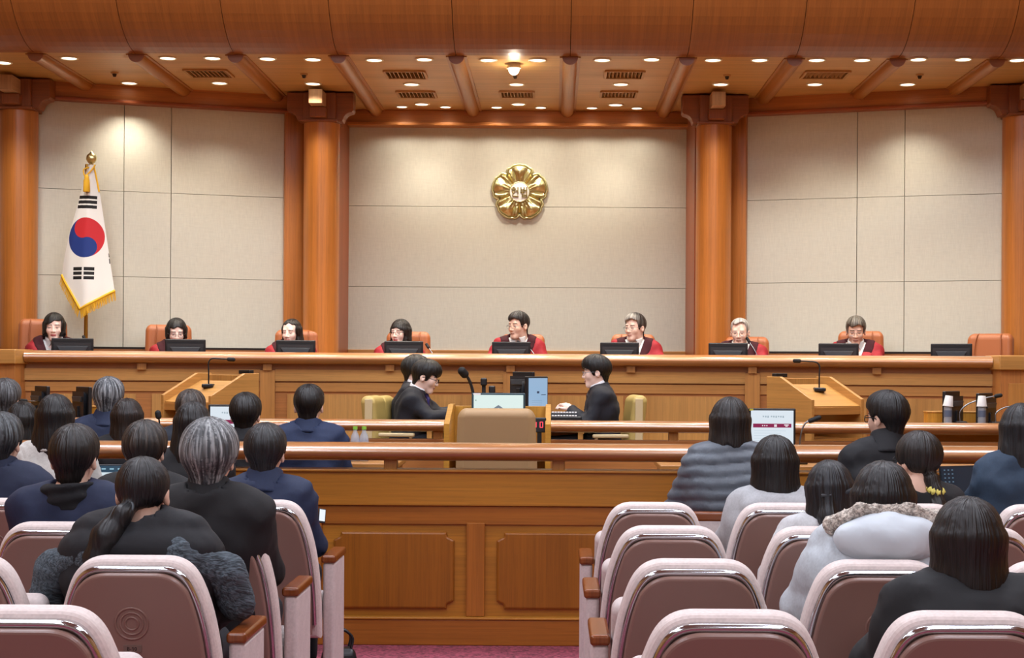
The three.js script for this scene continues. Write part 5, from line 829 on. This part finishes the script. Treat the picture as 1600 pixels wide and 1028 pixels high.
const L2 = [
  [2, 650, 6.95, { label: 'grey-haired person in navy coat in the public seats at the left edge', hair: shortB({ color: '#23272b', grey: '#7b8489', amt: 0.8, top: 0.02, vol: 0.012, nape: -0.085 }), wear: { name: 'coat', color: '#18233f', e: 0.035, collar: 0.04, pad: true } }],
  [227, 663, 6.92, { label: 'person with tousled dark brown-grey hair partly hidden by the ponytail', hair: shortB({ color: '#1a1614', grey: '#6a6058', amt: 0.6, top: 0.05, vol: 0.014 }), wear: { name: 'coat', color: '#17171a', e: 0.03, collar: 0.03 } }],
  [415, 666, 6.92, { label: 'person in dark navy suit holding a phone in the aisle seat', lean: -0.02, hair: shortB({ color: '#131418', grey: '#3a3f44', amt: 0.4, vol: 0.01, nape: -0.085 }), wear: suit('#1c2b4c', { collar: 0.034 }), pole: [[-0.6, -0.7, -0.3], [0.98, -0.3, 0.05]], hands: [[-0.1, 0.64, 0.3], [0.16, 0.76, 0.28]] }],
  [117, 668, 5.92, { label: 'person with short black hair and dark scarf in navy coat, third row left', hair: shortB({ color: '#100d0c', grey: '#4a4038', amt: 0.4, top: 0.08, vol: 0.008 }), wear: { name: 'coat', color: '#182443', e: 0.034, pad: true, wr: 0.008 }, extra: q => { part('scarf', q.surfaceNets((x, y, z) => { const r = Math.hypot(x, z - q.nb[2]); return smax(Math.abs(r - 0.088) - 0.028, Math.abs(y - q.nb[1] - 0.02) - 0.05, 0.03) + 0.005 * Math.sin(y * 130 + x * 20) + 0.004 * noise(x * 30, y * 30, z * 30); }, [-0.16, q.nb[1] - 0.1, q.nb[2] - 0.16], [0.16, q.nb[1] + 0.12, q.nb[2] + 0.16], 0.008), std('#131418', 0.95), q.root); } }],
  [328, 663, 5.75, { label: 'person with silver-grey hair in black coat, aisle seat of the third row', hs: 1.06, hair: shortB({ color: '#4a4f54', grey: '#cdd2d4', amt: 0.85, vol: 0.018, nape: -0.09, side: -0.035 }), wear: { name: 'coat', color: '#121216', e: 0.038, pad: true, collar: 0.045 } }],
  [225, 712, 4.98, { label: 'person with low black ponytail in black fur-hooded parka, second row left', w: 0.95, hair: { style: 'pony', color: '#0f1014', grey: '#262a30', amt: 0.4, line: 0.05, tailPts: [[0.02, -0.03, -0.1, 0.026], [0.035, -0.055, -0.14, 0.03], [0.075, -0.12, -0.16, 0.047], [0.1, -0.19, -0.16, 0.045], [0.115, -0.27, -0.15, 0.016]] }, wear: { name: 'parka', color: '#14161c', e: 0.055, puff: 0.012, pitch: 0.11, hood: true, hem: 0.12 }, pole: [[-0.95, -0.4, -0.3], [0.95, -0.4, -0.3]], extra: q => { const s = new THREE.TorusGeometry(0.027, 0.005, 8, 20); s.rotateX(0.5); s.rotateY(-0.4); s.translate(0.026, -0.036, -0.122); q.onHead('hair_tie', s, std('#3c4248', 0.4));
    part('fur_trim', q.surfaceNets((x, y, z) => { const b = [[-0.31, q.nb[1] - 0.2, q.nb[2] + 0.03], [-0.28, q.nb[1] - 0.1, q.nb[2] - 0.0], [-0.14, q.nb[1] - 0.03, q.nb[2] - 0.08], [0.12, q.nb[1] - 0.03, q.nb[2] - 0.08], [0.28, q.nb[1] - 0.09, q.nb[2] - 0.0], [0.32, q.nb[1] - 0.21, q.nb[2] + 0.03]]; let d = 9; for (let i = 0; i < 5; i++) d = smin(d, cap(x, y, z, b[i], b[i + 1], 0.06, 0.06), 0.03); return d + 0.005 * noise(x * 70, y * 70, z * 70) + 0.005 * noise(x * 22, y * 22, z * 22); }, [-0.42, q.nb[1] - 0.34, q.nb[2] - 0.32], [0.42, q.nb[1] + 0.04, q.nb[2] + 0.12], 0.0075), M.furDark, q.root); } }],
  [1210, 684, 6.95, { label: 'person with straight black hair in light grey hoodie, fourth row right', w: 0.92, hs: 1.04, hair: { style: 'bob', len: -0.12, color: '#0d0d10', vol: 0.012 }, wear: { name: 'hoodie', color: '#b9bcc0', e: 0.032, hood: true, rough: 0.95 }, pole: [[-0.9, -0.5, -0.3], [0.9, -0.5, -0.3]] }],
  [1432, 676, 6.92, { label: 'person with dark brown hair, glasses and yellow scrunchie, fourth row right', w: 0.9, face: true, head: { yaw: 0.5 }, hair: { style: 'pony', color: '#1c1715', grey: '#352c28', amt: 0.5, vol: 0.012, line: 0.055, tailPts: [[0.0, -0.08, -0.1, 0.035], [-0.0, -0.13, -0.13, 0.026], [0.0, -0.2, -0.145, 0.038], [0.0, -0.3, -0.14, 0.024]] }, glasses: { k: 1.6 }, wear: { color: '#16161a', e: 0.025 }, extra: q => { const s = new THREE.TorusGeometry(0.024, 0.015, 12, 40); const p = s.attributes.position; for (let i = 0; i < p.count; i++) { const a = Math.atan2(p.getY(i), p.getX(i)), k = 1 + 0.12 * Math.sin(a * 9) + 0.08 * Math.sin(a * 17 + p.getZ(i) * 90); p.setXYZ(i, p.getX(i) * k, p.getY(i) * k, p.getZ(i) * (1 + 0.25 * Math.sin(a * 11))); } s.computeVertexNormals(); s.rotateX(Math.PI / 2 - 0.35); s.translate(0, -0.125, -0.128); q.onHead('scrunchie', s, std('#d8cc6a', 0.8)); } }],
  [1297, 720, 5.9, { label: 'person with half-tied black hair and clip in white jacket, third row right', w: 0.9, head: { yaw: -0.1, roll: -0.06 }, hair: { style: 'long', len: -0.16, tail: -0.2, color: '#111318', grey: '#2c333c', amt: 0.5, vol: 0.004, tailPts: [[0.02, 0.0, -0.11, 0.022], [0.02, -0.08, -0.125, 0.035], [0.0, -0.17, -0.12, 0.03]] }, wear: { color: '#d2d5d8', e: 0.03, wr: 0.01 }, pole: [[-0.9, -0.5, -0.3], [0.9, -0.5, -0.3]], extra: q => { q.onHead('hair_clip', [new THREE.CapsuleGeometry(0.011, 0.06, 6, 12).rotateZ(Math.PI / 2 - 0.2).translate(-0.05, 0.012, -0.105), new THREE.CapsuleGeometry(0.008, 0.03, 6, 12).rotateZ(Math.PI / 2).translate(0.022, 0.005, -0.128)], M.black2); } }],
  [1378, 726, 4.95, { label: 'person with black hair in pale blue-grey puffer jacket with fur hood', w: 0.95, hair: { style: 'bob', len: -0.1, color: '#0e0e12', vol: 0.012 }, wear: { name: 'puffer_jacket', color: '#c6d1d9', e: 0.06, puff: 0.012, pitch: 0.16, rough: 0.55, hem: 0.12 }, pole: [[-0.95, -0.4, -0.2], [0.95, -0.4, -0.2]], extra: q => {
    part('hood', q.surfaceNets((x, y, z) => ell(x, y, z, [0.01, q.nb[1] + 0.055, q.nb[2] - 0.11], [0.175, 0.085, 0.085]) + 0.008 * noise(x * 14, y * 14, z * 14) + 0.004 * Math.abs(noise(x * 30, y * 20, z * 30)), [-0.22, q.nb[1] - 0.08, q.nb[2] - 0.24], [0.24, q.nb[1] + 0.18, q.nb[2] + 0.02], 0.011), std('#cad5dd', 0.55), q.root);
    part('fur_trim', q.surfaceNets((x, y, z) => { const b = [[-0.19, q.nb[1] + 0.03, q.nb[2] - 0.05], [-0.155, q.nb[1] + 0.1, q.nb[2] - 0.08], [-0.06, q.nb[1] + 0.14, q.nb[2] - 0.1], [0.1, q.nb[1] + 0.14, q.nb[2] - 0.1], [0.18, q.nb[1] + 0.09, q.nb[2] - 0.06]], rr = [0.042, 0.04, 0.024, 0.022, 0.03]; let d = 9; for (let i = 0; i < 4; i++) d = smin(d, cap(x, y, z, b[i], b[i + 1], rr[i], rr[i + 1]), 0.02); return d + 0.009 * noise(x * 70, y * 70, z * 70) + 0.008 * noise(x * 28, y * 28, z * 28); }, [-0.27, q.nb[1] - 0.05, q.nb[2] - 0.2], [0.26, q.nb[1] + 0.22, q.nb[2] + 0.02], 0.007), M.furLight, q.root); } }],
  [1510, 779, 4.0, { label: 'person with straight dark hair in black hooded jacket, nearest row right', w: 0.95, hair: { style: 'bob', len: -0.165, color: '#100d0e', grey: '#241d1c', amt: 0.4, vol: 0.006 }, wear: { name: 'jacket', color: '#14161a', e: 0.045, hood: true, hem: 0.12, wr: 0.012 }, pole: [[-0.95, -0.4, -0.2], [0.95, -0.4, -0.2]] }],
];
const furTex = carpetTex.clone(); furTex.repeat.set(2.5, 2.5); furTex.needsUpdate = true;
M.furDark = std('#57626b', 1, { map: furTex, bumpMap: furTex, bumpScale: 0.004 }); M.furLight = std('#d6ccc0', 1, { map: furTex, bumpMap: furTex, bumpScale: 0.004 });
for (const [px, py, d0, o] of L2) { const d = d0 + (o.fwd ?? 0.07); back(px, py, d, 0, { ...pub, ...o, }); }
// ---- small things among the public
{
  const ph = thing('phone', 'lit smartphone held by the person in the navy suit by the aisle', 'phone', [PX(503, 806, 7.25), PY(503, 806, 7.25), -7.25], 0.5);
  part('case', new RoundedBoxGeometry(0.036, 0.07, 0.009, 2, 0.003), M.black, ph); part('screen', bx(0.028, 0.056, 0.001, 0, 0.002, 0.0048), std('#000', 0.3, { emissive: '#eef6ff', emissiveIntensity: 1 }), ph); ph.rotation.x = -0.4;
  const laptop = (px, py, d, w, h, lab, mat, turn = 0) => { const t = thing('laptop', lab, 'laptop', [PX(px, py, d), PY(px, py, d) - h, -d], turn); part('keyboard_deck', new RoundedBoxGeometry(w, 0.016, 0.2, 2, 0.005).translate(0, 0.008, 0.1), M.black2, t); const s = new THREE.Group(); s.name = 'lid'; s.rotation.x = -0.18; s.position.y = 0.01; t.add(s); part('lid_shell', new RoundedBoxGeometry(w, h, 0.01, 2, 0.004).translate(0, h / 2, -0.006), M.black2, s); const g = new THREE.BoxGeometry(w - 0.014, h - 0.016, 0.002).translate(0, h / 2, 0); part('screen', g, mat, s); return t; };
  const lapTex = canvasTex(256, 180, x => { x.fillStyle = '#dcecf4'; x.fillRect(0, 0, 256, 180); x.fillStyle = '#24465c'; x.fillRect(0, 0, 256, 34); x.fillStyle = '#8fb8cc'; for (let k = 0; k < 6; k++) x.fillRect(16 + k * 38, 12, 20, 8); });
  laptop(168, 728, 8.05, 0.3, 0.2, 'open laptop with pale screen before the person in the white sweater', scr(lapTex, 0.9));
  laptop(1508, 730, 7.85, 0.26, 0.2, 'dark open laptop before the person in the denim jacket', std('#0a1016', 0.3, { emissive: '#ffffff', emissiveMap: canvasTex(128, 128, x => { x.fillStyle = '#1c2c3c'; x.fillRect(0, 0, 128, 128); x.fillStyle = '#6f8fa8'; for (let i = 0; i < 3; i++) for (let j = 0; j < 8; j++) x.fillRect(8 + i * 12, 8 + j * 14, 5, 4); }), emissiveIntensity: 0.7 }), 0.35);
  const bag = thing('handbag', 'black leather handbag on the floor beside the aisle seat at the left', 'bag', [PX(530, 1010, 7.35), 0, -7.35], 0.3);
  const bg = new RoundedBoxGeometry(0.2, 0.17, 0.15, 4, 0.04); { const p = bg.attributes.position; for (let i = 0; i < p.count; i++) { const k = 1 - 0.25 * (p.getY(i) + 0.085) / 0.17; p.setX(i, p.getX(i) * k + 0.006 * noise(p.getY(i) * 30, p.getZ(i) * 30, 1)); p.setZ(i, p.getZ(i) * k); } bg.computeVertexNormals(); } bg.translate(0, 0.085, 0);
  part('body', bg, std('#15171b', 0.4), bag); for (const s of [-1, 1]) part('handle', tube([[-0.05, 0.16, s * 0.03], [-0.06, 0.22, s * 0.03 - 0.01], [0, 0.26, s * 0.03 - 0.01], [0.06, 0.22, s * 0.03 - 0.01], [0.05, 0.16, s * 0.03]], 0.007, 20, 6), std('#15171b', 0.4), bag);
}
renderer.render(scene, camera);
